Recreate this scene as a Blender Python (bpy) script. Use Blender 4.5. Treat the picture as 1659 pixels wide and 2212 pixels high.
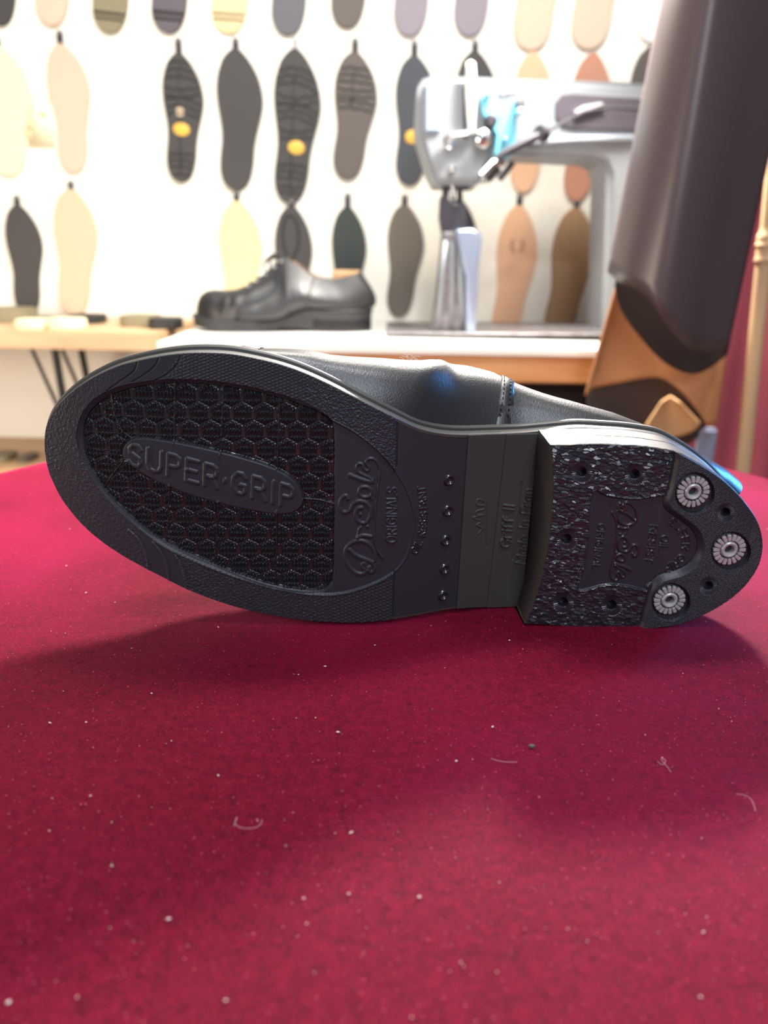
import bpy, bmesh, math, random
import numpy as np
from mathutils import Vector, Matrix
random.seed(7); RNG = np.random.default_rng(7)
for o in list(bpy.data.objects): bpy.data.objects.remove(o)
S = bpy.context.scene; COL = S.collection

# ------------------------------------------------------------------ camera
FPX = 1700.0; PITCH = math.radians(18); ROLL = math.radians(1.0)
CAMH = 0.1555                                   # lens height above the velvet
cF = np.array([0, math.cos(PITCH), -math.sin(PITCH)])
_r = np.array([1, 0, 0.]); _u = np.array([0, math.sin(PITCH), math.cos(PITCH)])
cR = math.cos(ROLL)*_r + math.sin(ROLL)*_u
cU = -math.sin(ROLL)*_r + math.cos(ROLL)*_u
CAM = np.array([0, 0, CAMH])
def ray(x, y): return cF + (x-829.5)/FPX*cR - (y-1106)/FPX*cU
def at_y(x, y, Y):                               # point of the photo on the vertical plane at distance Y
    d = ray(x, y); return CAM + d*(Y/d[1])
def at_z(x, y, Z):
    d = ray(x, y); return CAM + d*((Z-CAMH)/d[2])
cam = bpy.data.cameras.new('camera'); camo = bpy.data.objects.new('camera', cam); COL.objects.link(camo)
camo.matrix_world = Matrix(((cR[0], cU[0], -cF[0], 0), (cR[1], cU[1], -cF[1], 0), (cR[2], cU[2], -cF[2], CAMH), (0, 0, 0, 1)))
cam.sensor_fit = 'VERTICAL'; cam.sensor_height = 36; cam.lens = 36*FPX/2212
cam.clip_start = 0.01; cam.clip_end = 30
cam.dof.use_dof = True; cam.dof.focus_distance = 0.325; cam.dof.aperture_fstop = cam.lens/3.3
S.camera = camo
# ------------------------------------------------------------------ light
S.view_settings.view_transform = 'Standard'; S.view_settings.look = 'None'
S.view_settings.gamma = 1; S.view_settings.use_curve_mapping = False
S.view_settings.exposure = 0.0
W = bpy.data.worlds.new('world'); S.world = W; W.use_nodes = True
W.node_tree.nodes['Background'].inputs[0].default_value = (0.80, 0.86, 1.0, 1)
W.node_tree.nodes['Background'].inputs[1].default_value = 0.17
def light(name, kind, loc, target, energy, color, size=0.2, size_y=None, spot=None):
    l = bpy.data.lights.new(name, kind); o = bpy.data.objects.new(name, l); COL.objects.link(o)
    o.location = loc; o.rotation_euler = (Vector(target)-Vector(loc)).to_track_quat('-Z', 'Y').to_euler()
    l.energy = energy; l.color = color
    if kind == 'AREA':
        l.shape = 'RECTANGLE' if size_y else 'DISK'; l.size = size
        if size_y: l.size_y = size_y
    else:
        l.shadow_soft_size = size
        if spot: l.spot_size = math.radians(spot); l.spot_blend = .4
    return o
light('ceiling_lamp_light', 'AREA', (-0.05, 0.72, 1.25), (0, 0.30, 0), 6.5, (1, .93, .85), .22)
light('bench_lamp_light', 'AREA', (0.26, 1.22, 0.66), (0, 0.38, 0.02), 35, (1, .94, .86), .12)
light('wall_fill_light', 'AREA', (0.05, 0.85, 1.35), (-0.1, 1.62, .05), 27, (1, .965, .88), 1.5, .3)  # added fill, put in to blow out the white back wall
light('under_bench_fill', 'AREA', (-0.9, 0.2, 0.1), (-0.8, 1.62, -.4), 15, (1, .84, .68), .5)  # added fill that warms and brightens the wall below the bench
light('window_light', 'AREA', (1.10, 0.98, 0.36), (0.16, 0.33, 0.09), 0.5, (.07, .36, 1), .34, .5).data.spread = math.radians(15)
light('room_light', 'AREA', (0.3, -1.1, 0.95), (0, 0.3, 0), 12.5, (.84, .89, 1), .6, .5)
light('front_ceiling_light', 'AREA', (0.20, -0.10, 1.25), (0.05, 0.3, 0), 7.5, (.92, .95, 1), .10)

# ------------------------------------------------------------------ materials
def mat(name, col, rough=.5, metal=0, spec=.5, sheen=0, sheen_col=None, noise=0, nscale=50, bump=0, bscale=200, coat=0, bdist=.001, col2=None):
    m = bpy.data.materials.new(name); m.use_nodes = True; nt = m.node_tree; b = nt.nodes['Principled BSDF']
    b.inputs['Base Color'].default_value = (*col, 1); b.inputs['Roughness'].default_value = rough
    b.inputs['Metallic'].default_value = metal; b.inputs['Specular IOR Level'].default_value = spec
    b.inputs['Coat Weight'].default_value = coat; b.inputs['Coat Roughness'].default_value = .15
    if sheen:
        b.inputs['Sheen Weight'].default_value = sheen; b.inputs['Sheen Roughness'].default_value = .35
        b.inputs['Sheen Tint'].default_value = (*(sheen_col or col), 1)
    tc = nt.nodes.new('ShaderNodeTexCoord')
    if noise or col2:
        n = nt.nodes.new('ShaderNodeTexNoise'); n.inputs['Scale'].default_value = nscale; n.inputs['Detail'].default_value = 4
        nt.links.new(tc.outputs['Object'], n.inputs['Vector'])
        r = nt.nodes.new('ShaderNodeValToRGB'); r.color_ramp.elements[0].position = .3; r.color_ramp.elements[1].position = .7
        c2 = col2 or tuple(c*(1-noise) for c in col)
        r.color_ramp.elements[0].color = (*c2, 1); r.color_ramp.elements[1].color = (*col, 1)
        nt.links.new(n.outputs['Fac'], r.inputs['Fac']); nt.links.new(r.outputs['Color'], b.inputs['Base Color'])
    if bump:
        n = nt.nodes.new('ShaderNodeTexNoise'); n.inputs['Scale'].default_value = bscale; n.inputs['Detail'].default_value = 3
        nt.links.new(tc.outputs['Object'], n.inputs['Vector'])
        bp = nt.nodes.new('ShaderNodeBump'); bp.inputs['Strength'].default_value = bump; bp.inputs['Distance'].default_value = bdist
        nt.links.new(n.outputs['Fac'], bp.inputs['Height']); nt.links.new(bp.outputs['Normal'], b.inputs['Normal'])
    return m
def wood(name, c1, c2, scale=6, axis=0, rough=.45):
    m = bpy.data.materials.new(name); m.use_nodes = True; nt = m.node_tree; b = nt.nodes['Principled BSDF']
    tc = nt.nodes.new('ShaderNodeTexCoord'); mp = nt.nodes.new('ShaderNodeMapping')
    sc = [scale*9]*3; sc[axis] = scale; mp.inputs['Scale'].default_value = sc
    n = nt.nodes.new('ShaderNodeTexNoise'); n.inputs['Scale'].default_value = 1; n.inputs['Detail'].default_value = 6; n.inputs['Distortion'].default_value = .6
    r = nt.nodes.new('ShaderNodeValToRGB'); r.color_ramp.elements[0].position = .32; r.color_ramp.elements[1].position = .68
    r.color_ramp.elements[0].color = (*c1, 1); r.color_ramp.elements[1].color = (*c2, 1)
    nt.links.new(tc.outputs['Object'], mp.inputs[0]); nt.links.new(mp.outputs[0], n.inputs['Vector'])
    nt.links.new(n.outputs['Fac'], r.inputs['Fac']); nt.links.new(r.outputs['Color'], b.inputs['Base Color'])
    b.inputs['Roughness'].default_value = rough
    return m
M = {}
M['rubber'] = mat('black_rubber', (.025, .0265, .035), .46, bump=.15, bscale=2500, bdist=.0001)
M['rubber_gloss'] = mat('moulded_rubber', (.017, .018, .022), .22, spec=.9)
M['rubber_shard'] = mat('heel_rubber', (.018, .0185, .026), .25, spec=.75)
M['rubber_grey'] = mat('grey_black_rubber', (.043, .041, .038), .58, bump=.2, bscale=900, bdist=.0002)
M['edge'] = mat('waxed_sole_edge', (.045, .042, .038), .46, spec=1, bump=.1, bscale=1500, bdist=.0001)
M['leather'] = mat('black_leather', (.014, .014, .015), .36, spec=1.0, bump=.55, bscale=1500, bdist=.0002)
M['thread'] = mat('black_thread', (.02, .02, .02), .6)
M['steel'] = mat('stud_steel', (.47, .47, .48), .40, .3); M['stud_dark'] = mat('dark_stud_base', (.05, .048, .05), .5, .3)  # stud base is darker than the steel teeth above it
M['tan'] = mat('tan_lining_leather', (.60, .36, .18), .55, noise=.2, nscale=60)
M['white_wall'] = mat('white_wall_paint', (.86, .845, .765), .8, noise=.03, nscale=3)

# ------------------------------------------------------------------ helpers
def tag(o, label, cat, group=None, kind=None):
    if label: o['label'] = label
    if cat: o['category'] = cat
    if group: o['group'] = group
    if kind: o['kind'] = kind
    return o
def link(name, me, m=None, parent=None, smooth=True):
    if m is not None: me.materials.append(m)
    if smooth and len(me.polygons): me.polygons.foreach_set('use_smooth', np.ones(len(me.polygons), bool))
    o = bpy.data.objects.new(name, me); COL.objects.link(o)
    if parent: o.parent = parent
    return o
def mesh(name, v, f, m=None, parent=None, smooth=True, auto=None):
    me = bpy.data.meshes.new(name); me.from_pydata([tuple(map(float, p)) for p in v], [], [tuple(map(int, q)) for q in f]); me.validate(); me.update()
    o = link(name, me, m, parent, smooth)
    if auto and smooth: me.set_sharp_from_angle(angle=math.radians(auto))
    return o
def empty(name, loc=(0, 0, 0), mtx=None):
    o = bpy.data.objects.new(name, None); COL.objects.link(o); o.empty_display_size = .05
    if mtx is not None: o.matrix_world = mtx
    else: o.location = loc
    return o
def grid(P, closed_u=False, closed_v=False, off=0):
    nu, nv = len(P), len(P[0]); f = []
    for i in range(nu if closed_u else nu-1):
        for j in range(nv if closed_v else nv-1):
            a = i*nv+j; b = ((i+1) % nu)*nv+j; c = ((i+1) % nu)*nv+(j+1) % nv; d = i*nv+(j+1) % nv
            f.append((a+off, b+off, c+off, d+off))
    return [p for r in P for p in r], f
def box(x0, x1, y0, y1, z0, z1, bev=0.0, seg=2):
    bm = bmesh.new(); bmesh.ops.create_cube(bm, size=1)
    for v in bm.verts:
        v.co = Vector((x0+(v.co.x+.5)*(x1-x0), y0+(v.co.y+.5)*(y1-y0), z0+(v.co.z+.5)*(z1-z0)))
    if bev: bmesh.ops.bevel(bm, geom=bm.edges[:], offset=bev, segments=seg, affect='EDGES')
    return bm
def bmo(name, bm, m, parent=None, auto=40):
    me = bpy.data.meshes.new(name); bmesh.ops.recalc_face_normals(bm, faces=bm.faces); bm.to_mesh(me); bm.free()
    o = link(name, me, m, parent, True)
    if auto: me.set_sharp_from_angle(angle=math.radians(auto))
    return o
def joinbm(*bms):
    r = bms[0]
    for b in bms[1:]:
        me = bpy.data.meshes.new('tmp'); b.to_mesh(me); b.free(); r.from_mesh(me); bpy.data.meshes.remove(me)
    return r
def tube(pts, rad, n=8, caps=True):
    pts = [Vector(p) for p in pts]; R = rad if hasattr(rad, '__len__') else [rad]*len(pts)
    V = []; up = None
    for i, p in enumerate(pts):
        t = (pts[min(i+1, len(pts)-1)]-pts[max(i-1, 0)]).normalized()
        if up is None: up = t.orthogonal().normalized()
        up = (up-t*up.dot(t)).normalized(); s = t.cross(up)
        V.append([p+(up*math.cos(a)+s*math.sin(a))*R[i] for a in [2*math.pi*k/n for k in range(n)]])
    v, f = grid(V, closed_v=True)
    if caps: f.append(tuple(range(n))[::-1]); f.append(tuple(range(len(v)-n, len(v))))
    bm = bmesh.new(); vs = [bm.verts.new(p) for p in v]
    for q in f:
        try: bm.faces.new([vs[k] for k in q])
        except ValueError: pass
    return bm
def lathe(prof, n=32, mtx=None):                   # prof: (r, z)
    V = [[Vector((r*math.cos(2*math.pi*k/n), r*math.sin(2*math.pi*k/n), z)) for k in range(n)] for r, z in prof]
    v, f = grid(V, closed_v=True); bm = bmesh.new(); vs = [bm.verts.new(p) for p in v]
    for q in f: bm.faces.new([vs[k] for k in q])
    bmesh.ops.remove_doubles(bm, verts=bm.verts[:], dist=1e-6)
    if mtx is not None: bmesh.ops.transform(bm, matrix=mtx, verts=bm.verts[:])
    return bm
def prism(poly, axis_vec, m=None):                 # closed 3-D polygon extruded along a vector
    bm = bmesh.new(); a = [bm.verts.new(p) for p in poly]; b = [bm.verts.new(Vector(p)+Vector(axis_vec)) for p in poly]
    n = len(poly); bm.faces.new(a); bm.faces.new(b[::-1])
    for i in range(n): bm.faces.new((a[i], b[i], b[(i+1) % n], a[(i+1) % n]))
    return bm
def catmull(P, n=8, closed=False):
    P = np.array(P, float); N = len(P); out = []
    for i in range(N if closed else N-1):
        g = (lambda k: P[k % N]) if closed else (lambda k: P[min(max(k, 0), N-1)])
        a, b, c, d = g(i-1), g(i), g(i+1), g(i+2)
        for k in range(n):
            t = k/n; out.append(.5*((2*b)+(c-a)*t+(2*a-5*b+4*c-d)*t*t+(3*b-a-3*c+d)*t**3))
    if not closed: out.append(P[-1])
    return np.array(out)
def sstep(a, b, x):
    t = np.clip((x-a)/(b-a), 0, 1); return t*t*(3-2*t)

# ------------------------------------------------------------------ shoe frame (millimetres u, v, n on the sole)
PSI = math.radians(2); DEL = math.radians(4)
fU = np.array([math.cos(PSI), math.sin(PSI), 0]); _n0 = np.array([math.sin(PSI), -math.cos(PSI), 0])
fN = math.cos(DEL)*_n0 + math.sin(DEL)*np.array([0, 0, -1.]); fV = math.cos(DEL)*np.array([0, 0, 1.])+math.sin(DEL)*_n0
fO = CAM + ray(830, 1060)*.325
SHOE = Matrix(((fU[0], fV[0], fN[0], fO[0]), (fU[1], fV[1], fN[1], fO[1]), (fU[2], fV[2], fN[2], fO[2]), (0, 0, 0, 1)))
def Z0(u):
    t = np.clip((u+10)/75, 0, 1)
    return -20*t*t*(3-2*t)-12*np.clip((-u-70)/80, 0, 2)**2
def tr(x, y, zf=Z0):                               # photo point -> (u, v) on the sole surface
    d = ray(x, y); u = 0
    for i in range(25):
        n = (zf(u) if callable(zf) else zf)*1e-3
        t = ((fO-CAM+n*fN)@fN)/(d@fN); q = CAM+d*t-fO; u = (q@fU)*1e3
    return u, (q@fV)*1e3
def topix(u, v, n):                                # sole point -> photo point (arrays)
    P = fO[:, None]+(fU[:, None]*u+fV[:, None]*v+fN[:, None]*n)*1e-3-CAM[:, None]
    z = cF@P; return 829.5+FPX*(cR@P)/z, 1106-FPX*(cU@P)/z
# ------------------------------------------------------------------ the resoled shoe: outlines
EDGE_T = [(96,960),(97,935),(103,912),(117,886),(140,860),(170,835),(210,811),(255,791),(300,779),(350,769),(400,763),(450,762),(500,765),(550,774),(600,786),(650,803),(700,825),(750,850),(800,876),(858,905),(900,925),(930,933),(960,938),(1000,940),(1060,938),(1120,936),(1175,935)]
EDGE_B = [(96,960),(98,985),(104,1015),(116,1045),(133,1078),(155,1108),(182,1138),(215,1167),(255,1195),(300,1221),(350,1247),(400,1272),(450,1292),(500,1309),(550,1322),(600,1332),(650,1340),(700,1344),(750,1346),(800,1344),(850,1339),(900,1331),(950,1321),(1000,1314),(1060,1311),(1120,1309),(1150,1308)]
HEEL_T = [(1190,962),(1230,960),(1280,958),(1330,961),(1380,964),(1425,970),(1462,977),(1490,991),(1525,1011),(1560,1036),(1590,1065),(1615,1096),(1631,1122),(1640,1148),(1643,1174)]
HEEL_B = [(1643,1174),(1640,1198),(1631,1224),(1612,1253),(1585,1281),(1550,1306),(1510,1327),(1465,1344),(1420,1352),(1370,1355),(1310,1356),(1250,1355),(1190,1351),(1135,1347)]
def conv(L, zf=Z0): return np.array([tr(x, y, zf) for x, y in L])
eT = conv(catmull(EDGE_T, 6)); eB = conv(catmull(EDGE_B, 6))
hT = conv(catmull(HEEL_T, 6), 0.0); hB = conv(catmull(HEEL_B, 6), 0.0)
def _split(top, bot, far):
    L_ = np.vstack([bot[::-1], top[1:]]) if far < 0 else np.vstack([top, bot[1:]]); k = int(np.argmin(L_[:, 0]*-far))
    A, B = L_[:k+1], L_[k:]; mono = lambda P: P[np.argsort(P[:, 0], kind='stable')]
    return (mono(B), mono(A)) if far < 0 else (mono(A), mono(B))
_fT, _fB = _split(eT, eB, -1); _gT, _gB = _split(hT, hB, 1)
def fT(u): return np.interp(u, *_fT.T)
def fB(u): return np.interp(u, *_fB.T)
def gT(u): return np.interp(u, *_gT.T)
def gB(u): return np.interp(u, *_gB.T)
U0 = min(eT[:, 0].min(), eB[:, 0].min()); U1 = max(hT[:, 0].max(), hB[:, 0].max())
def Zs(u): return Z0(u)                            # sole plane, stays at -20 under the heel
# closed welt outline, toe -> medial (top) -> heel -> lateral
_a = eT[eT[:, 0] < 60]; _b = hT[(hT[:, 0] > 80)]; _c = hB[hB[:, 0] > 80]; _d = eB[eB[:, 0] < 60][::-1]
_loop = np.vstack([_a, _b+[0.6, .8], _c+[0.6, -.6], _d])
def resample(P, n):
    Q = np.vstack([P, P[:1]]); d = np.r_[0, np.cumsum(np.hypot(*np.diff(Q, axis=0).T))]
    t = np.linspace(0, d[-1], n, endpoint=False); return np.c_[np.interp(t, d, Q[:, 0]), np.interp(t, d, Q[:, 1])]
LOOP = resample(_loop, 360)
for _ in range(3): LOOP = .25*np.roll(LOOP, 1, 0)+.5*LOOP+.25*np.roll(LOOP, -1, 0)
def offs(P, d):
    t = np.roll(P, -1, 0)-np.roll(P, 1, 0); t /= np.hypot(*t.T)[:, None]
    return P+np.c_[-t[:, 1], t[:, 0]]*d             # outward for this winding
def wT(u): return np.interp(u, *LOOP[:180][np.argsort(LOOP[:180, 0])].T)
_ih = int(np.argmax(LOOP[:, 0])); _mt = LOOP[:_ih+1]; _ml = LOOP[_ih:]
def wTop(u): return np.interp(u, *_mt[np.argsort(_mt[:, 0])].T)
def wBot(u): return np.interp(u, *_ml[np.argsort(_ml[:, 0])].T)

# ------------------------------------------------------------------ relief painting (real displacement of a dense sole mesh)
class Field:
    def __init__(s, X, Y, U, V):
        s.X, s.Y, s.U, s.V = X, Y, U, V; s.h = np.zeros(X.shape); s.reg = np.zeros(X.shape, int)
    def dseg(s, P, R, closed=False):               # distance in px to a polyline, inf outside reach R
        D = np.full(s.X.shape, 1e9); P = list(P)+([P[0]] if closed else [])
        for a, b in zip(P[:-1], P[1:]):
            m = (s.X > min(a[0], b[0])-R) & (s.X < max(a[0], b[0])+R) & (s.Y > min(a[1], b[1])-R) & (s.Y < max(a[1], b[1])+R)
            idx = np.flatnonzero(m)
            if not len(idx): continue
            x = s.X.flat[idx]; y = s.Y.flat[idx]; dx, dy = b[0]-a[0], b[1]-a[1]; L = dx*dx+dy*dy+1e-9
            t = np.clip(((x-a[0])*dx+(y-a[1])*dy)/L, 0, 1); d = np.hypot(x-a[0]-t*dx, y-a[1]-t*dy)
            D.flat[idx] = np.minimum(D.flat[idx], d)
        return D
    def inside(s, P):
        c = np.zeros(s.X.shape, bool); P = np.array(P); n = len(P)
        m = (s.X > P[:, 0].min()) & (s.X < P[:, 0].max()) & (s.Y > P[:, 1].min()) & (s.Y < P[:, 1].max())
        idx = np.flatnonzero(m); x = s.X.flat[idx]; y = s.Y.flat[idx]; r = np.zeros(len(idx), bool)
        for i in range(n):
            x0, y0 = P[i]; x1, y1 = P[(i+1) % n]
            if y0 == y1: continue
            r ^= ((y0 > y) != (y1 > y)) & (x < (x1-x0)*(y-y0)/(y1-y0)+x0)
        c.flat[idx] = r; return c
    def sdf(s, P, R=30):                            # + inside
        d = np.minimum(s.dseg(P, R, True), R); return np.where(s.inside(P), d, -d)
    def bead(s, P, r, h, reg=None, closed=False, sharp=False):
        d = s.dseg(P, r+2, closed); m = d < r
        s.h[m] += h*(np.sqrt(np.clip(1-(d[m]/r)**2, 0, 1)) if not sharp else sstep(0, .45, 1-d[m]/r))
        if reg is not None: s.reg[m] = reg
def vnoise(x, y, seed=0):
    g = np.random.default_rng(seed).random((257, 257)); x = np.mod(x, 256); y = np.mod(y, 256)
    i = x.astype(int); j = y.astype(int); fx = x-i; fy = y-j; fx = fx*fx*(3-2*fx); fy = fy*fy*(3-2*fy)
    return (g[i, j]*(1-fx)*(1-fy)+g[i+1, j]*fx*(1-fy)+g[i, j+1]*(1-fx)*fy+g[i+1, j+1]*fx*fy)*2-1
def _arc(cx, cy, rx, ry, a0, a1, n=9):
    return [(cx+rx*math.cos(math.radians(a0+(a1-a0)*k/n)), cy+ry*math.sin(math.radians(a0+(a1-a0)*k/n))) for k in range(n+1)]
G = {  # stroke letters, x right 0..w, y up 0..1
 'A': (.7, [[(0,0),(.35,1),(.7,0)],[(.13,.35),(.57,.35)]]), 'D': (.7, [[(0,0),(0,1),(.3,1),(.6,.8),(.68,.5),(.6,.2),(.3,0),(0,0)]]),
 'E': (.6, [[(.6,0),(0,0),(0,1),(.6,1)],[(0,.5),(.5,.5)]]), 'F': (.6, [[(0,0),(0,1),(.6,1)],[(0,.5),(.5,.5)]]),
 'G': (.7, [[(.66,.8),(.5,.97),(.25,.97),(.05,.75),(0,.5),(.05,.25),(.25,.03),(.5,.03),(.66,.2),(.66,.45),(.4,.45)]]),
 'I': (.12, [[(.06,0),(.06,1)]]), 'L': (.55, [[(0,1),(0,0),(.55,0)]]), 'M': (.85, [[(0,0),(0,1),(.42,.3),(.85,1),(.85,0)]]),
 'N': (.7, [[(0,0),(0,1),(.7,0),(.7,1)]]), 'O': (.75, [_arc(.37,.5,.37,.5,0,360,14)]),
 'P': (.62, [[(0,0),(0,1),(.4,1),(.6,.88),(.62,.72),(.58,.56),(.4,.46),(0,.46)]]),
 'R': (.65, [[(0,0),(0,1),(.4,1),(.6,.88),(.62,.72),(.58,.56),(.4,.46),(0,.46)],[(.33,.46),(.65,0)]]),
 'S': (.62, [[(.6,.82),(.45,.98),(.18,.98),(.03,.8),(.07,.6),(.3,.5),(.52,.4),(.61,.22),(.48,.02),(.17,.02),(0,.18)]]),
 'T': (.65, [[(0,1),(.65,1)],[(.325,1),(.325,0)]]), 'U': (.7, [[(0,1),(0,.3),(.12,.06),(.35,0),(.58,.06),(.7,.3),(.7,1)]]),
 'r': (.38, [[(0,0),(0,.65)],[(0,.45),(.15,.62),(.36,.65)]]), 'i': (.1, [[(.05,0),(.05,.65)],[(.05,.88),(.05,.93)]]),
 'f': (.36, [[(.12,0),(.12,.8),(.22,.97),(.38,.95)],[(0,.62),(.34,.62)]]),
 'a': (.5, [_arc(.24,.32,.23,.31,0,360,10),[(.48,.65),(.48,0)]]), 'd': (.5, [_arc(.24,.32,.23,.31,0,360,10),[(.48,1),(.48,0)]]),
 'e': (.5, [[(.03,.35),(.48,.35),(.42,.58),(.24,.65),(.05,.52),(.02,.28),(.12,.06),(.3,0),(.46,.1)]]),
 'n': (.46, [[(0,0),(0,.65)],[(0,.45),(.15,.63),(.36,.6),(.44,.4),(.44,0)]]), 'c': (.45, [_arc(.25,.32,.23,.31,50,310,8)]),
 '.': (.1, [[(.05,.42),(.05,.5)]]), ' ': (.35, [])}
def text_on(path, txt, hgt, up=None, side=1, gap=.24, dense=3):
    """strokes of txt along a px path; letters rise to the left of travel (side=1)"""
    path = catmull(path, 8); d = np.r_[0, np.cumsum(np.hypot(*np.diff(path, axis=0).T))]
    wsum = sum(G[c][0] for c in txt)+gap*(len(txt)-1); sx = d[-1]/wsum; pos = 0; out = []
    for c in txt:
        w, st = G[c]
        for s in st:
            q = []
            for a, b in zip(s[:-1], s[1:]):
                for k in range(dense): q.append((a[0]+(b[0]-a[0])*k/dense, a[1]+(b[1]-a[1])*k/dense))
            q.append(s[-1]); P = []
            for x, y in q:
                t = (pos+x)*sx; px = np.interp(t, d, path[:, 0]); py = np.interp(t, d, path[:, 1])
                tx = np.interp(t+1, d, path[:, 0])-np.interp(t-1, d, path[:, 0]); ty = np.interp(t+1, d, path[:, 1])-np.interp(t-1, d, path[:, 1])
                L = math.hypot(tx, ty)+1e-9; n = up or (ty/L*side, -tx/L*side)
                P.append((px+n[0]*hgt*y, py+n[1]*hgt*y))
            out.append(P)
        pos += w+gap
    return out
# "Dr.Sole" script, strokes with radius (px)
_z = lambda L: [(680+x/6.705, 960+y/6.705) for x, y in L]
SCRIPT = [
 (_z([(500,1535),(560,1590),(640,1640),(740,1680),(830,1720),(868,1775),(855,1840),(815,1862),(782,1830),(795,1790)]), 4.6),
 (_z([(745,1790),(735,1735),(690,1745),(695,1800),(745,1830),(700,1885),(620,1880),(540,1830),(470,1740),(440,1630),(455,1520),(530,1440),(640,1405),(750,1430),(830,1500),(875,1600),(870,1690)]), 4.4),
 (_z([(612,1360),(700,1330),(815,1345)]), 4.2), (_z([(618,1355),(632,1290),(640,1240),(668,1205)]), 3.0), (_z([(765,1195),(767,1200)]), 3.6),
 (_z([(478,795),(455,755),(410,765),(370,830),(365,910),(400,980),(460,990),(515,950),(550,880),(620,835),(710,840),(780,890),(810,970),(795,1070),(740,1140),(670,1145),(605,1090),(588,1010),(620,940),(680,925)]), 4.4),
 (_z([(660,1020),(664,1026)]), 3.4),
 (_z([(640,700),(660,640),(730,625),(800,650),(825,700),(790,760),(720,775),(660,750),(640,700)]), 4.0), (_z([(825,800),(800,740)]), 3.0),
 (_z([(505,450),(600,490),(700,525),(835,555)]), 4.6), (_z([(840,520),(770,480),(690,440),(625,400),(605,330),(635,285),(690,300),(710,355),(760,390),(790,340),(750,290),(750,240),(800,212),(860,225),(915,280),(940,360),(935,480),(915,640),(890,820),(875,1000),(862,1200),(865,1380),(900,1530),(985,1660)]), 3.0)]

def build_grid(us, fb, ft, nv, zf):
    t = (1-np.cos(np.linspace(0, math.pi, nv)))*.0+np.linspace(0, 1, nv)
    Ug = np.repeat(us[:, None], nv, 1); Vg = fb(us)[:, None]*(1-t)+ft(us)[:, None]*t
    Z = zf(Ug); X, Y = topix(Ug.ravel(), Vg.ravel(), Z.ravel())
    return Field(X.reshape(Ug.shape), Y.reshape(Ug.shape), Ug, Vg), Z
def emit(F, Z, names, parent, pre=''):
    """split the displaced grid into one mesh per region, with shared smooth normals"""
    P = np.stack([F.U, F.V, Z+F.h], -1)*1e-3
    du = np.gradient(P, axis=0); dv = np.gradient(P, axis=1); N = np.cross(du, dv); L = np.linalg.norm(N, axis=-1, keepdims=True)
    N = np.where(L > 1e-14, N/np.maximum(L, 1e-14), [0, 0, 1.])
    nu, nv = F.U.shape; I = np.arange(nu*nv).reshape(nu, nv)
    q = np.stack([I[:-1, :-1], I[1:, :-1], I[1:, 1:], I[:-1, 1:]], -1).reshape(-1, 4)
    r = F.reg[:-1, :-1].ravel(); P = P.reshape(-1, 3); N = N.reshape(-1, 3); out = {}
    for k, (nm, m, lab) in names.items():
        f = q[r == k]
        if not len(f): continue
        use, inv = np.unique(f, return_inverse=True); inv = inv.reshape(-1, 4)
        me = bpy.data.meshes.new(nm); me.vertices.add(len(use)); me.vertices.foreach_set('co', P[use].astype(np.float32).ravel())
        me.loops.add(len(f)*4); me.loops.foreach_set('vertex_index', inv.astype(np.int32).ravel())
        me.polygons.add(len(f)); me.polygons.foreach_set('loop_start', np.arange(0, len(f)*4, 4, dtype=np.int32))
        me.polygons.foreach_set('loop_total', np.full(len(f), 4, dtype=np.int32))
        me.update(calc_edges=True)
        o = link(nm, me, m, parent); me.normals_split_custom_set_from_vertices(N[use].tolist())
        if lab: o['label'] = lab
        out[k] = o
    return out

shoe = empty('derby_shoe', mtx=SHOE)
tag(shoe, 'black leather shoe lying on its side on red velvet, showing its patterned sole', 'shoe')

# ---- forefoot and shank
us = np.r_[U0+ (np.linspace(0, 1, 60)**2)*8, np.arange(U0+8.2, 66.3, .215)]
Fd, Zg = build_grid(us, fB, fT, 540, Z0)
X, Y, Ul, Vl = Fd.X, Fd.Y, Fd.U, Fd.V
FIELD = catmull([(178,925),(190,893),(215,868),(255,847),(310,834),(375,829),(440,831),(500,838),(560,850),(620,866),(670,884),(702,899),(718,916),(721,945),(721,1020),(721,1100),(720,1180),(718,1245),(710,1267),(688,1278),(645,1277),(590,1267),(540,1252),(480,1229),(420,1203),(360,1175),(310,1142),(265,1103),(225,1060),(195,1012),(180,970)], 5, True)
PLAQ = catmull([(263,978),(272,958),(300,947),(350,952),(430,967),(520,989),(590,1012),(635,1040),(655,1078),(645,1102),(612,1113),(560,1108),(480,1091),(400,1068),(330,1038),(288,1012),(268,994)], 5, True)
ARC = catmull([(712,905),(760,931),(800,960),(838,997),(868,1040),(887,1080),(895,1115),(893,1150),(882,1195),(862,1228),(828,1252),(780,1272),(735,1283),(690,1285),(640,1280),(580,1268),(500,1243),(420,1212),(350,1178),(305,1145),(262,1108),(218,1060),(186,1010),(168,965),(166,930),(178,893),(204,862),(250,838),(310,825),(375,820),(440,822),(500,829),(560,841),(620,857),(670,876)], 5, True)
sf = Fd.sdf(FIELD, 16); sa = Fd.sdf(ARC, 30); sp = Fd.sdf(PLAQ, 12)
bx = 858-(Y-905)*.022                              # where the rough border stops
border = (sa < 0) & (X < bx)
# base levels
lvl = np.where(X > bx, -.75, 0.)
lvl = np.where(sa > 0, -.75-1.0*sstep(0, 12, sa)*np.where(Y < 1040, X < 640, 1-sstep(300, 420, X)), lvl)
pass
panel = (sa >= 0) & (sf < 0)
lvl = np.where(sf > 0, -2.1, lvl)
lvl = np.where((sf <= 0) & (sf > -3), np.minimum(lvl, -1.6), lvl)
Fd.h += lvl-np.where(sf > 0, .5, 0)
Fd.reg[:] = 6; Fd.reg[border] = 0; Fd.reg[panel] = 4; Fd.reg[sf > 0] = 1
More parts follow.
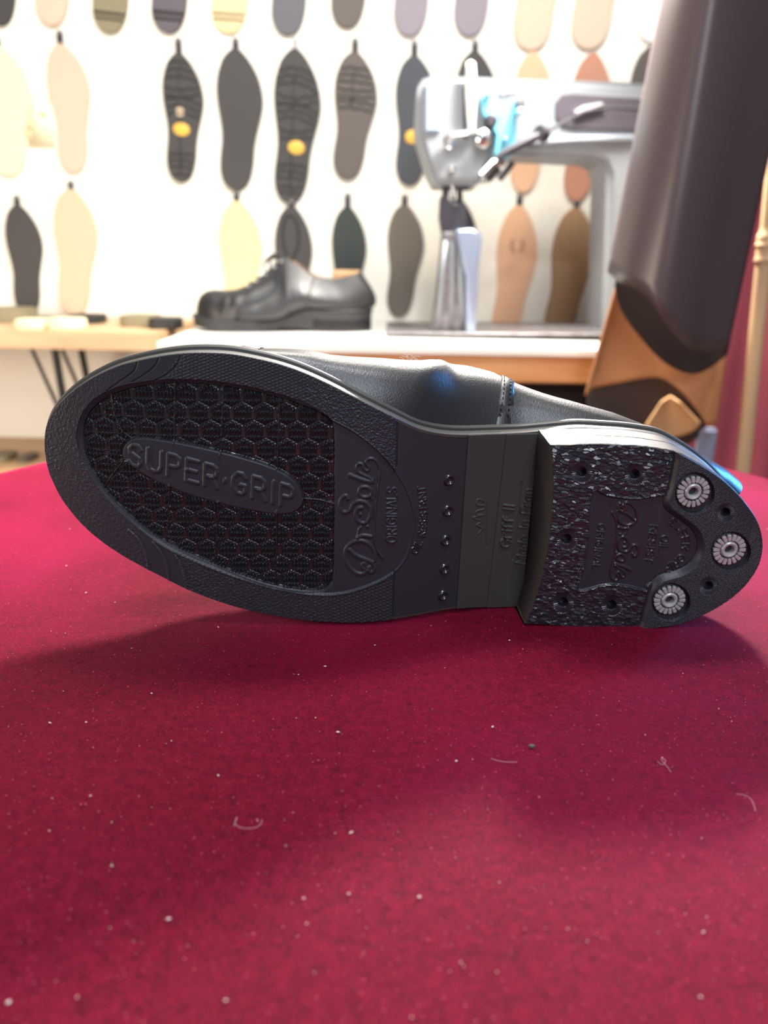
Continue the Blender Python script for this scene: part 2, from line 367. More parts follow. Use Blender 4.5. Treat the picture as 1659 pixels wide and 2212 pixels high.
# rim line along the arc
da = Fd.dseg(ARC, 6, True); on = (da < 2.6)
Fd.h[on & (X > 300) & (Y > 1100)] += .35*np.sqrt(np.clip(1-(da[on & (X > 300) & (Y > 1100)]/2.6)**2, 0, 1))
Fd.h[on & (X > 700) & (Y <= 1100)] += .3*np.sqrt(np.clip(1-(da[on & (X > 700) & (Y <= 1100)]/2.6)**2, 0, 1))
# rough border texture
wedT = Fd.inside(catmull([(300,770),(345,755),(400,752),(388,766),(372,790),(350,808),(320,830),(235,850),(225,838),(262,815),(282,790)], 4, True))
wedB = Fd.inside(catmull([(262,1112),(300,1150),(318,1180),(325,1215),(322,1240),(360,1262),(402,1285),(400,1262),(390,1228),(372,1192),(345,1160),(300,1120)], 4, True))
rib = np.cos(2*math.pi*X/8.3)*.5+.5; zig = np.cos(2*math.pi*(Y+3*np.round(X/8.3))/7.2)*.5+.5
amp = sstep(340, 390, X)
nz = vnoise(Ul/.42, Vl/.42, 1); nz2 = vnoise((Ul+Vl*.6)/.35, (Vl-Ul*.5)/.8, 2)
fade = np.where(Y < 1050, 1-.75*sstep(620, 700, X), .45+.55*sstep(640, 760, X))
tex = .34*rib*(.35+.65*zig)*amp*fade+.15*nz*amp*(1.25-fade)+.11*nz2*(1-amp)+.03*nz
tex = np.where(wedT | wedB, 0, tex)
Fd.h[border] += tex[border]-.15
for L in ([(278,1145),(300,1168),(315,1200),(321,1236)], [(330,1172),(348,1195),(360,1225),(366,1262)], [(372,1193),(388,1215),(398,1245),(404,1280)]):
    Fd.bead(catmull(L), 2.0, .35)
for L in ([(298,770),(290,800),(262,822),(230,845)], [(345,760),(338,785),(318,805),(285,826)], [(395,755),(380,790),(355,812),(335,822)]):
    Fd.bead(catmull(L), 2.0, -.35)
Fd.bead([(858,900),(856,1010)], 2, -.5); Fd.bead([(851,1235),(848,1345)], 2, -.5)
# hexagon lugs
def hexes(u, v, au, av, pu, pv):
    """lug relief on a pointy-top lattice anchored on an apex"""
    y0 = av-pu/math.sqrt(3)*.93; k = np.round((v-y0)/pv)
    best = np.full(u.shape, 1e9); bx_ = np.zeros(u.shape); by_ = np.zeros(u.shape)
    for dk in (-1, 0, 1):
        kk = k+dk; off = np.where(np.mod(kk, 2) == 1, pu/2, 0); cx = au+off+np.round((u-au-off)/pu)*pu; cy = y0+kk*pv
        x = u-cx; y = (v-cy)*(pu*math.sqrt(3)/2/pv); d = np.maximum(np.abs(x), np.abs(x)*.5+np.abs(y)*.866)
        m = d < best; best = np.where(m, d, best); bx_ = np.where(m, x, bx_); by_ = np.where(m, y, by_)
    a = pu/2; lug = sstep(0, .9, a-.22-best)
    ribs = (.5+.5*np.cos(2*math.pi*bx_/(pu/6.2)))**.8
    yy = by_+np.where(by_ > 1.2, .5*np.abs(bx_), 0)  # three terraces, the top one arched like the lug
    saw = np.where(yy > 1.2, (4.6-yy)/3.2, np.where(by_ > -1.8, (1.2-by_)/3.0, (-1.8-by_)/2.8))
    saw = np.clip(saw, 0, 1); top = 1-saw*.75      # high at the upper tip of every terrace, falling downwards
    tip = sstep(.0, .12, saw)
    return lug*(.22+1.85*ribs*(.10+.90*top)*tip)
hp = hexes(Ul, Vl, -52.57, 28.77, 8.65, 7.38); hl = hexes(Ul, Vl, -35.11, -15.98, 8.8, 7.12)
mid = 1040+(X-460)*.26
hx = np.where(Y < mid, hp, hl)
gap = np.ones(X.shape)
for L in ([(237,850),(245,900),(262,935)], [(262,935),(285,952)], [(262,1000),(240,1028),(222,1056)], [(376,825),(374,958)], [(481,835),(475,985)], [(603,862),(597,1015)], [(597,1105),(594,1275)], [(470,1085),(462,1228)], [(364,1050),(358,1180)], [(655,1080),(690,1083),(722,1092)]):
    d = Fd.dseg(L, 7); gap = np.minimum(gap, sstep(2.2, 4.2, d))
    mm = (d < 2) & (sf > 0); Fd.h[mm] += .9
hx = hx*gap*sstep(1.5, 4, sf)*sstep(3.5, 6, -sp)
Fd.h += np.where(sf > 0, hx, 0)
Fd.h += np.where(sp > -2, 2.0*sstep(-1.5, 2.5, sp), 0)
Fd.reg[(sp > 0)] = 2
for s in text_on([(277,1005),(632,1099)], 'SUPER.GRIP', 46, up=(0.03, -1), gap=.33):
    Fd.bead(s, 4.6, .5, 3)
for P, r in SCRIPT: Fd.bead(catmull(P, 4), r, .55, 5)
for s in text_on([(856,1173),(857,1055)], 'ORIGINALS', 21): Fd.bead(s, 2.1, .5, 5)
for s in text_on([(900,1199),(914,1172),(921,1140),(923,1100),(918,1052)], 'OIL RESISTANT', 15): Fd.bead(s, 1.7, .45, 8)
# shank: the glued-in strips
sA = X-(1010-(Y-940)*.0676); sB = X-(1092-(Y-938)*.1135)
Fd.h += 1.0*sstep(0, 2.2, sA)+.7*sstep(0, 2.2, sB)
Fd.reg[sA > 0] = 7; Fd.reg[sB > 0] = 9
for s in text_on([(1101,1180),(1110,1090)], 'Griff II', 22): Fd.bead(s, 2.4, .75, 10)
for s in text_on([(1134,1216),(1150,1056)], 'Made In Fran', 21, gap=.22): Fd.bead(s, 2.0, .6, 10)
Fd.bead([(1126,1040),(1119,1120),(1107,1206)], 2.2, -.35)
Fd.bead(catmull([(1045,1082),(1033,1078),(1030,1090),(1046,1092),(1044,1100),(1030,1104),(1030,1112),(1044,1112),(1022,1118),(1040,1126),(1030,1134),(1042,1140),(1034,1152)], 4), 2.0, .3, 11)
Fd.bead([(1053,1085),(1051,1180)], 1.8, -.3)
Fd.h[:, 0] -= .25; Fd.h[:, -1] -= .25
emit(Fd, Zg, {0: ('sole_border', M['rubber'], 'rough ribbed rubber border of the half sole'), 1: ('hexagon_tread', M['rubber_gloss'], None), 2: ('oval_plaque', M['rubber'], 'smooth oval plaque in the middle of the tread'),
    3: ('plaque_lettering', M['rubber'], 'raised letters SUPER·GRIP'), 4: ('smooth_panel', M['rubber'], None), 5: ('script_logo', M['rubber'], 'raised script Dr.Sole over the word ORIGINALS'),
    6: ('shank_panel', M['rubber'], None), 8: ('oil_resistant_lettering', M['rubber_gloss'], 'raised letters OIL RESISTANT'), 7: ('shank_strip', M['rubber_grey'], None), 9: ('shank_strip', M['rubber_grey'], None),
    10: ('shank_lettering', M['rubber_grey'], 'raised letters Griff II and Made In Fran'), 11: ('shank_signature', M['rubber_grey'], 'faint raised signature')}, shoe)

# ---- heel
SH_B = [(1160,935),(1156,965),(1152,1000),(1149,1050),(1147,1100),(1143,1150),(1137,1210),(1128,1260),(1115,1308)]   # foot of the breast on the shank
SH_T = [(1190,962),(1194,1000),(1195,1050),(1193,1100),(1187,1160),(1177,1215),(1165,1265),(1150,1310),(1135,1347)]   # breast edge on the tread
bT = conv(catmull(SH_T, 5), 0.0); bB = conv(catmull(SH_B, 5))
_ub = lambda v: np.interp(-v, -bT[:, 1], bT[:, 0])
# grid rows follow v; columns run from the breast to the heel end
nvh, nuh = 400, 460
vh = np.linspace(hB[-1, 1]+.05, hT[0, 1]-.05, nvh)
endc = np.vstack([hT[hT[:, 0] > 100], hB[hB[:, 0] > 100]])
vmax, vmin = hT[:, 1].max(), hB[:, 1].min()
hl_all = np.vstack([hT, hB[1:]])
# polar-free conforming grid: u rows between breast and far end, v limits from outline
uu = np.linspace(0, 1, nuh)
uu = np.r_[uu[uu < .93], .93+.07*np.sin(np.linspace(0, math.pi/2, 90))]
ue = U1-.01
vbk = np.array([0.])
tV = np.linspace(0, 1, nvh)
Uh = np.zeros((len(uu), nvh)); Vh = np.zeros_like(Uh)
b0 = np.array([np.interp(tV, np.linspace(0, 1, len(bT)), bT[::-1, k]) for k in (0, 1)])   # bottom -> top along the breast
for j in range(nvh):
    Uh[:, j] = b0[0, j]+(ue-b0[0, j])*uu
for i in range(len(uu)):
    lo, hi = gB(Uh[i, 0]), gT(Uh[i, -1])
    w = uu[i]; Vh[i] = (b0[1]*(1-w)**6+(1-(1-w)**6)*(gB(Uh[i])*(1-tV)+gT(Uh[i])*tV))
Xh, Yh = topix(Uh.ravel(), Vh.ravel(), 0*Uh.ravel())
Fh = Field(Xh.reshape(Uh.shape), Yh.reshape(Uh.shape), Uh, Vh); X, Y = Fh.X, Fh.Y
PLUG = catmull([(1462,940),(1455,990),(1446,1040),(1434,1082),(1442,1104),(1470,1124),(1497,1146),(1508,1176),(1500,1205),(1470,1229),(1425,1243),(1405,1263),(1394,1300),(1383,1340),(1378,1380),(1500,1400),(1700,1300),(1700,1000),(1560,940)], 5, True)
HPL = catmull([(1284,1062),(1310,1072),(1345,1078),(1380,1080),(1434,1072),(1436,1090),(1470,1120),(1505,1146),(1512,1180),(1500,1215),(1440,1245),(1400,1262),(1395,1275),(1360,1266),(1310,1262),(1250,1275),(1262,1235),(1272,1170),(1275,1110)], 4, True)
spl = Fh.sdf(PLUG, 30); shp = Fh.sdf(HPL, 14)
# angular shards
c = 1.9; su = (Uh+Vh*.15)/c/1.1; sv = Vh/c/.78; iu = np.floor(su); iv = np.floor(sv); bd = np.full(Uh.shape, 1e9); hh = np.zeros(Uh.shape)
rg = np.random.default_rng(3).random((6, 128, 128))
for a in (-1, 0, 1):
    for b in (-1, 0, 1):
        ci = np.mod(iu+a, 128).astype(int); cj = np.mod(iv+b, 128).astype(int)
        dx = su-(iu+a+rg[0, ci, cj]); dy = sv-(iv+b+rg[1, ci, cj]); d = np.maximum(np.abs(dx*.8+rg[5, ci, cj]*dy), np.maximum(-dy, .9*dy+.6*np.abs(dx)))
        m = d < bd; bd = np.where(m, d, bd)
        hh = np.where(m, (rg[2, ci, cj]-.5)*1.3*dx-(rg[3, ci, cj]-.1)*1.7*dy+rg[4, ci, cj]*.8, hh)
shard = (spl < -2) & (shp < 0)
Fh.reg[:] = 0
Fh.h += np.where(shard, hh*.47-.1, 0)
Fh.h += np.where(shp > -2.5, -.7*sstep(-2.5, 1, shp), 0); Fh.reg[shp > -.5] = 1
rimd = np.exp(-((shp+2.6)/1.6)**2)*.35; Fh.h += np.where(spl < 0, rimd, 0)
plug = spl > 0
Fh.h = np.where(plug, 0, Fh.h); rise = sstep(-1, 12, spl)
Fh.h += np.where(spl > -1, -.6+2.5*rise, 0)
Fh.h += np.where(spl > 11, .16*np.cos(2*math.pi*(Uh+.3*Vh)/1.15)*np.cos(2*math.pi*(Vh-.3*Uh)/1.0)+.10*vnoise(Uh/.4, Vh/.4, 5), 0)
Fh.reg[spl > 1] = 3
def holes(cx, cy, r, R, inplug):
    d = np.hypot(X-cx, (Y-cy)*1.02); ph = np.arctan2(Y-cy, X-cx); base = 1.9 if inplug else 0
    m = (d < R) & (d >= r); Fh.h[m] = base-.15+.17*np.cos(ph[m]*30)-.22*(1-sstep(r, R, d[m]))
    m = d < r; Fh.h[m] = base-.5-4.0*sstep(0, 1.2, r-d[m])
for cx, cy in ((1258,1020),(1372,1025),(1225,1165),(1217,1302),(1322,1308)): holes(cx, cy, 10.5, 23, False)
for cx, cy in ((1564,1104),(1527,1262)): holes(cx, cy, 10, 20, True)
STUDS = [(1497,1062,36,38),(1575,1187,36,36),(1446,1296,34.5,34)]
for cx, cy, rx, ry in STUDS:
    d = np.hypot((X-cx)/(rx+5), (Y-cy)/(ry+5)); m = d < 1.12
    Fh.h[m] = np.where(d[m] < 1, .1, np.minimum(Fh.h[m], 2.1)); Fh.h[(d > .98) & (d < 1.03)] = .9
# lettering: the same script turned half round
def turn(P):
    a = math.radians(184); k = .675; c_, s_ = math.cos(a)*k, math.sin(a)*k
    return [(1350+(x-780)*c_*1.0-(y-1117)*s_, 1171+(x-780)*s_+(y-1117)*c_) for x, y in P]
for P, r in SCRIPT: Fh.bead(catmull(turn(P), 4), r*.68+.3, .5, 2)
for s in text_on([(1293,1133),(1281,1230)], 'ORIGINAL', 15): Fh.bead(s, 1.5, .4, 2)
for s in text_on([(1406,1136),(1394,1216)], 'RESIST', 16): Fh.bead(s, 1.7, .4, 2)
for s in text_on([(1429,1158),(1425,1189)], 'OIL', 17): Fh.bead(s, 1.7, .4, 2)
for s in text_on(_arc(1415, 1176, 60, 50, -58, 70, 12), 'SUPER GRIP', 16): Fh.bead(s, 1.7, .4, 2)
Fh.h[0] -= .2; Fh.h[:, 0] = np.minimum(Fh.h[:, 0], 1.2); Fh.h[:, -1] = np.minimum(Fh.h[:, -1], 1.2)
HN = {0: ('heel_tread', M['rubber_shard'], 'heel tread of small angular rubber shards with nail holes'), 1: ('heel_plaque', M['rubber'], 'smooth sunken plaque in the heel'), 2: ('heel_lettering', M['rubber_gloss'], 'raised script Dr.Sole, ORIGINAL and OIL RESIST lettering'), 3: ('heel_plug', M['rubber'], 'raised finely grained back corner of the heel')}
emit(Fh, 0*Uh, HN, shoe)
# side wall of the heel: rim of the tread grid down to the seat
rim = [(Uh[i, -1], Vh[i, -1], Fh.h[i, -1]) for i in range(0, len(uu), 4)]+[(Uh[-1, j], Vh[-1, j], Fh.h[-1, j]) for j in range(nvh-1, -1, -8)]+[(Uh[i, 0], Vh[i, 0], Fh.h[i, 0]) for i in range(len(uu)-1, -1, -4)]
bre = [(Uh[0, j], Vh[0, j], Fh.h[0, j]) for j in range(0, nvh, 8)]
L0 = np.array(rim+bre); L0[:, 2] = np.minimum(L0[:, 2], 1.2)
bb = np.array([[np.interp(j/(nvh-1), np.linspace(0, 1, len(bB)), bB[::-1, k]) for k in (0, 1)] for j in range(0, nvh, 8)])
cen = np.array([110., -22.])
def foot(q, w):
    d = q[:2]-cen; d = d/np.linalg.norm(d); return q[:2]+d*w
nr = len(rim); rings = []
for t, w in ((0, 0), (.02, .35), (.25, .55), (.5, .7), (.515, .35), (.54, .75), (.78, .85), (1, .9)):
    r_ = []
    for i, q in enumerate(L0):
        if i < nr: p = foot(q, w); b_ = (1-t)**2*max(0, 1-abs(i-0)/14.) if False else 0; p = (p[0], p[1])
        else:
            e = bb[i-nr]; p = (q[0]*(1-t)+e[0]*t, q[1]*(1-t)+e[1]*t)
        r_.append(np.array([p[0], p[1], q[2]*(1-t)+(-20.6)*t])*1e-3)
    rings.append(r_)
v, f = grid(rings, closed_v=True)
mesh('heel_block', v, f, M['edge'], shoe, auto=35)
# studs
def on_heel(x, y, n): u, w = tr(x, y, n); return Vector((u*1e-3, w*1e-3, n*1e-3))
for cx, cy, rx, ry in STUDS:
    p = on_heel(cx, cy, 1.6); k = np.linalg.norm(np.array(on_heel(cx+rx, cy, 1.6))-np.array(p)); T = Matrix.Translation(p)
    st = bmo('metal_stud', lathe([(.2*k, -.0035), (.54*k, -.0012), (.60*k, -.0014), (.95*k, -.0014), (k, -.0016), (k, -.0030)], 40, T), M['stud_dark'], shoe)
    bmo('centre_ring', lathe([(0, -.0038), (.22*k, -.0038), (.25*k, -.0004), (.30*k, .0006), (.42*k, .0009), (.50*k, .0004), (.54*k, -.0006), (.54*k, -.002)], 40, T), M['steel'], st)
    st['label'] = 'worn steel heel stud with a toothed rim'
    parts = []
    for a in range(18):
        b = box(.58*k, .97*k, -.105*k, .105*k, -.0012, .0007, .00025, 2)
        for vv in b.verts: vv.co.y *= .72+.42*(vv.co.x/k)
        bmesh.ops.transform(b, matrix=T @ Matrix.Rotation(a*2*math.pi/18, 4, 'Z'), verts=b.verts[:]); parts.append(b)
    bmo('toothed_rim', joinbm(*parts), M['steel'], st)
# shank rivets
for cx, cy in ((970,1037),(967,1103),(963,1167),(960,1229),(957,1286)):
    u, w = tr(cx, cy, lambda u: Z0(u)-.75); n = float(Z0(u))-.75; k = .0026
    T = Matrix.Translation((u*1e-3, w*1e-3, n*1e-3)) @ Matrix.Rotation(math.atan((float(Z0(u-1))-float(Z0(u+1)))/2), 4, 'Y')
    bmo('shank_rivet', lathe([(0, -.0002), (.30*k, 0), (.48*k, .00035), (.62*k, .00085), (.78*k, .00095), (.95*k, .0006), (1.1*k, -.0003)], 24, T), M['rubber_gloss'], shoe)
# ---- sole edge and welt (closed bands)
def band(name, prof, m, parent, zf=Zs, L=None):
    L = LOOP if L is None else L; rr = []
    for o_, w in prof:
        Q = offs(L, o_); rr.append([np.array([q[0], q[1], float(zf(l[0]))-w])*1e-3 for q, l in zip(Q, L)])
    v, f = grid(rr, closed_v=True); return mesh(name, v, f, m, parent, auto=30)
# ------------------------------------------------------------------ shoe upper (used by both shoes)
INS = offs(LOOP, -5.5)
_i = int(np.argmax(INS[:, 0])); _it = INS[:_i+1]; _il = INS[_i:]
def iT(u): return np.interp(u, *_it[np.argsort(_it[:, 0])].T)
def iB(u): return np.interp(u, *_il[np.argsort(_il[:, 0])].T)
def tb(u, T): T = np.array(T, float); return float(np.interp(u, T[:, 0], T[:, 1]))
B_MED = [(-90,0),(-75,4),(-60,8.5),(-37,9),(-26,11),(-17,13.5),(-6,16.5),(8,19.5),(21,23),(36,25),(49,23.5),(62,19),(77,13),(102,6),(125,3),(145,3),(170,3)]
B_LAT = [(-90,0),(-60,3),(0,5),(50,5),(100,3),(170,3)]
D_MED = [(-60,0),(-30,0),(-12,3),(4,4.5),(14,1.5),(24,-2),(36,-1.5),(52,0)]
V_MED = [(-90,40),(-75,46),(-60,50.5),(-37,51),(-26,49),(-17,47.5),(-6,45.5),(8,44.5),(21,44.5),(36,42),(49,38),(62,33.5),(77,28),(102,21.5),(125,13),(145,3),(170,-5)]
def P3(u, v, w): return np.array([u, v, -w])*1e-3
def stitches(pts, nrm, m, name, parent, r=.00028, ln=.0014, gap=.0011):
    """short thread stitches along a polyline lifted off the leather"""
    pts = np.array(pts); d = np.r_[0, np.cumsum(np.linalg.norm(np.diff(pts, axis=0), axis=1))]; s = 0; bms = []
    g = lambda x: np.array([np.interp(x, d, pts[:, k]) for k in range(3)])
    while s+ln < d[-1]:
        a, b = g(s), g(s+ln); nn = np.array(nrm); bms.append(tube([a, (a+b)/2+nn*r*.8, b], r, 6)); s += ln+gap
    return bmo(name, joinbm(*bms), m, parent, auto=0)
def derby(root, detail, mL, mE):
    band('sole_edge', [(-1.2, .5), (-.1, .6), (.35, 1.4), (.35, 5.0), (-.3, 5.3)], mE, root)
    band('welt', [(-.3, 5.3), (-.3, 5.7), (1.3, 5.9), (1.9, 6.6), (1.9, 8.2), (1.3, 9.0), (-2.6, 9.3), (-6.5, 9.2)], mE, root)
    # vamp
    u0 = INS[:, 0].min(); st = np.r_[u0+.15+(np.linspace(0, 1, 14)**2)*22, np.linspace(u0+26, 2, 26)]; rows = []
    for u in st:
        a, b = iT(u), iB(u); vc = (a+b)/2; w0 = -float(Z0(u))+8.7
        H = np.interp(u, [u0, u0+1.2, u0+4, u0+9, u0+18, -105, -85, -65, -45, -20, 0, 20], [2, 14, 25, 35, 43, 47, 48, 51, 59, 73, 88, 97])
        sh = 1-.08*sstep(-66, -50, u); e = 2/2.9 if u > -80 else 2/2.4; row = []
        s6 = .6**(1/e); Bm = max(0, tb(u, V_MED)-(vc+(1-s6*s6)**(e/2)*(a-vc)*sh))/.95
        if u < -75: Bm = tb(u, B_MED)
        for th in np.linspace(0, math.pi, 41):
            c, s = math.cos(th), math.sin(th); tau = abs(s)**e
            A = (a-vc if c > 0 else vc-b); v_ = vc+math.copysign(abs(c)**e, c)*A*sh
            v_ += (Bm*(1-.35*sstep(-62, -48, u)) if c > 0 else -tb(u, B_LAT)*.6)*math.sin(math.pi*min(1, tau))*min(1, abs(c)*2.2)
            row.append(P3(u, v_, w0+H*tau*(1 if u > 5 else 1)))
        rows.append(row)
    v, f = grid(rows); mesh('vamp', v, f, mL, root)
    # quarters wrapped round the heel
    n = len(INS); med = [q for q in INS[:_i+1] if q[0] > -58]; lat = [q for q in INS[_i+1:] if q[0] > -58]
    Pb = resample(np.array(med+lat), 400)[:]; foot_ = np.array(med+lat); dd = np.r_[0, np.cumsum(np.hypot(*np.diff(foot_, axis=0).T))]; dd /= dd[-1]
    vc_ = lambda u: float(np.interp(u, [-60, -40, 0, 40, 80, 160], [0, -4, -13, -20, -22, -22]))
    K = [(0, -52, 27, 60), (.07, -32, 21, 74), (.13, -8, 15, 94), (.17, 10, 13, 110), (.20, 20, 16, 112), (.26, 42, 24, 98), (.32, 66, 28, 80), (.38, 94, 29, 77), (.43, 118, 26, 82), (.47, 138, 17, 88), (.5, 147, 0, 91)]
    K = K+[(1-k[0], k[1], -k[2], k[3]) for k in K[:-1][::-1]]; K = np.array(K, float)
    def top(s):
        u = np.interp(s, K[:, 0], K[:, 1]); return np.array([u, vc_(u)+np.interp(s, K[:, 0], K[:, 2]), np.interp(s, K[:, 0], K[:, 3])])
    ss = np.linspace(0, 1, 97); TP = np.array([top(s) for s in ss])
    for _ in range(2): TP[1:-1] = .25*TP[:-2]+.5*TP[1:-1]+.25*TP[2:]
    def Q(s, t, off=0.):
        b = np.array([np.interp(s, dd, foot_[:, 0]), np.interp(s, dd, foot_[:, 1])]); w0 = -float(Z0(b[0]))+8.9
        tp = np.array([np.interp(s, ss, TP[:, k]) for k in range(3)])
        b2 = np.array([np.interp(min(1, s+.01), dd, foot_[:, 0]), np.interp(min(1, s+.01), dd, foot_[:, 1])]); b1 = np.array([np.interp(max(0, s-.01), dd, foot_[:, 0]), np.interp(max(0, s-.01), dd, foot_[:, 1])])
        tg = (b2-b1)/np.linalg.norm(b2-b1); nr = np.array([-tg[1], tg[0]])
        p = np.array([*b, w0])*(1-t)+tp*t
        B = max(2., tb(b[0]*.685+tp[0]*.315, V_MED)+tb(b[0]*.685+tp[0]*.315, D_MED)+.3-(b[1]*.685+tp[1]*.315)) if s < .5 and nr[1] > .3 else tb(p[0], B_LAT)
        k = B*math.sin(math.pi*min(1, t)**.6)+off*(1-.3*(t < .02))
        return P3(p[0]+nr[0]*k, p[1]+nr[1]*k, p[2])
    T_ = np.linspace(0, 1, 21)
    rows = [[Q(s, t, 1.4) for t in T_] for s in ss]; v, f = grid(rows)
    rim_ = [[Q(s, 1, o_) for o_ in (1.4, .4, -1.2)] for s in ss]; v2, f2 = grid(rim_, off=len(v)); fe = [[Q(0, t, o_) for o_ in (1.4, -.9)] for t in T_]; v3, f3 = grid(fe, off=len(v)+len(v2))
    fe2 = [[Q(1, t, o_) for o_ in (1.4, -.9)] for t in T_]; v4, f4 = grid(fe2, off=len(v)+len(v2)+len(v3))
    q = mesh('quarters', v+v2+v3+v4, f+f2+f3+f4, mL, root, auto=50)
    v, f = grid([[Q(s, t, -1.2) for t in np.linspace(.15, 1, 12)] for s in ss]); mesh('lining', v, f, M['tan'], root)
    # side seam strip of each quarter
    for s0, sg in ((.245, 1), (.755, -1)):
        rows = [[Q(s0+sg*(dw*.0085+.085*t), t, 1.4+h_) for dw, h_ in ((-1, 0), (-.85, .8), (0, .95), (.85, .8), (1, 0))] for t in np.linspace(.0, 1, 18)]
        v, f = grid(rows); o = mesh('seam_strip', v, f, mL, root)
        for dw in (-.5, .5): stitches([Q(s0+sg*(dw*.0085+.085*t), t, 2.35) for t in np.linspace(.02, .98, 24)], (0, .7*sg, 0), M['thread'], 'seam_stitching', o)
    # stitch row along the facing edge and the front edge
    for s0 in (0, 1):
        sg = 1 if s0 == 0 else -1
        stitches([Q(s0+sg*.008, t, 1.5) for t in np.linspace(.05, .97, 30)], (0, .7*sg, 0), M['thread'], 'edge_stitching', q)
    # tongue
    rows = []
    for u in np.linspace(-42, 26, 14):
        k = (u+42)/68; w = 60+ (k**.85)*60; hw = 17+5*k; rows.append([P3(u+2, vc_(u)+x*hw, w-3-9*x*x) for x in np.linspace(-1, 1, 9)])
    rows2 = [[p+np.array([0, 0, .0022]) for p in r[::-1]] for r in rows]; v, f = grid([a+b for a, b in zip(rows, rows2)], closed_v=True); mesh('tongue', v, f, mL, root, auto=60)
    # laces and eyelets
    lb = []
    ey = [.03, .07, .105, .14, .168]
    for k, s in enumerate(ey):
        a = Q(s, .965, 2.0); b = Q(1-s, .965, 2.0); m_ = (a+b)/2+np.array([-.001, 0, -.004])
        lb.append(tube([a, a*.8+m_*.2+np.array([0, 0, -.003]), m_+np.array([0, 0, -.002]), b*.8+m_*.2+np.array([0, 0, -.003]), b], .0021, 7))
        if k: c = Q(ey[k-1], .965, 2.); lb.append(tube([c, (c+b)/2+np.array([0, 0, -.0035]), b], .0012, 7))
        for e_ in (a, b): bmo('eyelet', lathe([(.001, -.0004), (.001, .0008), (.0017, .001), (.0023, .0005), (.0024, -.0004)], 14, Matrix.Translation(Vector(e_)) @ Matrix.Rotation((1 if e_ is a else -1)*-1.1, 4, 'X') @ Matrix.Scale(1.25, 4)), M['steel'], root)
    a = Q(.168, .965, 2.); b = Q(.832, .965, 2.); m_ = (a+b)/2+np.array([-.002, 0, -.006])
    for sg, ln in ((1, .030), (-1, .028)):
        lb.append(tube([m_, m_+np.array([-.006, sg*.010, -.007]), m_+np.array([-.014, sg*ln, -.003]), m_+np.array([-.013, sg*.012, .001]), m_], .0013, 7))
        lb.append(tube([m_, m_+np.array([-.010, sg*.014, -.006]), m_+np.array([-.022, sg*.030, .004]), m_+np.array([-.024, sg*.034, .018])], .0019, 7))
        lb.append(tube([m_, m_+np.array([-.008, sg*.006, -.005]), m_+np.array([-.018, sg*.013, .000]), m_+np.array([-.026, sg*.02, .008])], .0013, 7))
    bmo('laces', joinbm(*lb), M['thread'], root, auto=0)
    # insole
    st = np.linspace(-30, 150, 30); rows = [[P3(u, iB(u)*(1-x)+iT(u)*x, -float(Z0(u))+11.5) for x in (.04, .5, .96)] for u in st]; v, f = grid(rows); mesh('insole', v, f, M['tan'], root)
    return Q
derby(shoe, True, M['leather'], M['edge'])

# ------------------------------------------------------------------ velvet table
def velvet_mat():
    m = bpy.data.materials.new('red_velvet'); m.use_nodes = True; nt = m.node_tree; b = nt.nodes['Principled BSDF']; L = nt.links.new
    tc = nt.nodes.new('ShaderNodeTexCoord')
    def noise(scale, detail, rough=.5):
        n = nt.nodes.new('ShaderNodeTexNoise'); n.inputs['Scale'].default_value = scale; n.inputs['Detail'].default_value = detail; n.inputs['Roughness'].default_value = rough
        L(tc.outputs['Object'], n.inputs['Vector']); return n
    n1 = noise(6, 3); n2 = noise(1500, 2, .7); n3 = noise(260, 5, .8)
    r = nt.nodes.new('ShaderNodeValToRGB'); r.color_ramp.elements[0].position = .36; r.color_ramp.elements[0].color = (.036, .0008, .004, 1)
    r.color_ramp.elements[1].position = .62; r.color_ramp.elements[1].color = (.165, .0026, .019, 1)
    ad = nt.nodes.new('ShaderNodeMath'); ad.operation = 'MULTIPLY_ADD'; ad.inputs[1].default_value = .55; L(n2.outputs['Fac'], ad.inputs[0])
    a2 = nt.nodes.new('ShaderNodeMath'); a2.operation = 'MULTIPLY_ADD'; a2.inputs[1].default_value = .45; L(n3.outputs['Fac'], a2.inputs[0]); L(ad.outputs[0], a2.inputs[2]); ad.inputs[2].default_value = 0
    L(a2.outputs[0], r.inputs['Fac']); L(r.outputs['Color'], b.inputs['Base Color'])
    b.inputs['Roughness'].default_value = .75; b.inputs['Specular IOR Level'].default_value = .08
    rs = nt.nodes.new('ShaderNodeMapRange'); rs.inputs[1].default_value = .38; rs.inputs[2].default_value = .64; rs.inputs[3].default_value = .05; rs.inputs[4].default_value = .9
    L(n1.outputs['Fac'], rs.inputs[0]); L(rs.outputs[0], b.inputs['Sheen Weight'])
    b.inputs['Sheen Roughness'].default_value = .42; b.inputs['Sheen Tint'].default_value = (1, .045, .21, 1)
    bp = nt.nodes.new('ShaderNodeBump'); bp.inputs['Strength'].default_value = .75; bp.inputs['Distance'].default_value = .0006
    L(a2.outputs[0], bp.inputs['Height']); L(bp.outputs['Normal'], b.inputs['Normal'])
    return m
M['velvet'] = velvet_mat()
TC = (0.011, 0.407); TR = .335; rows = []
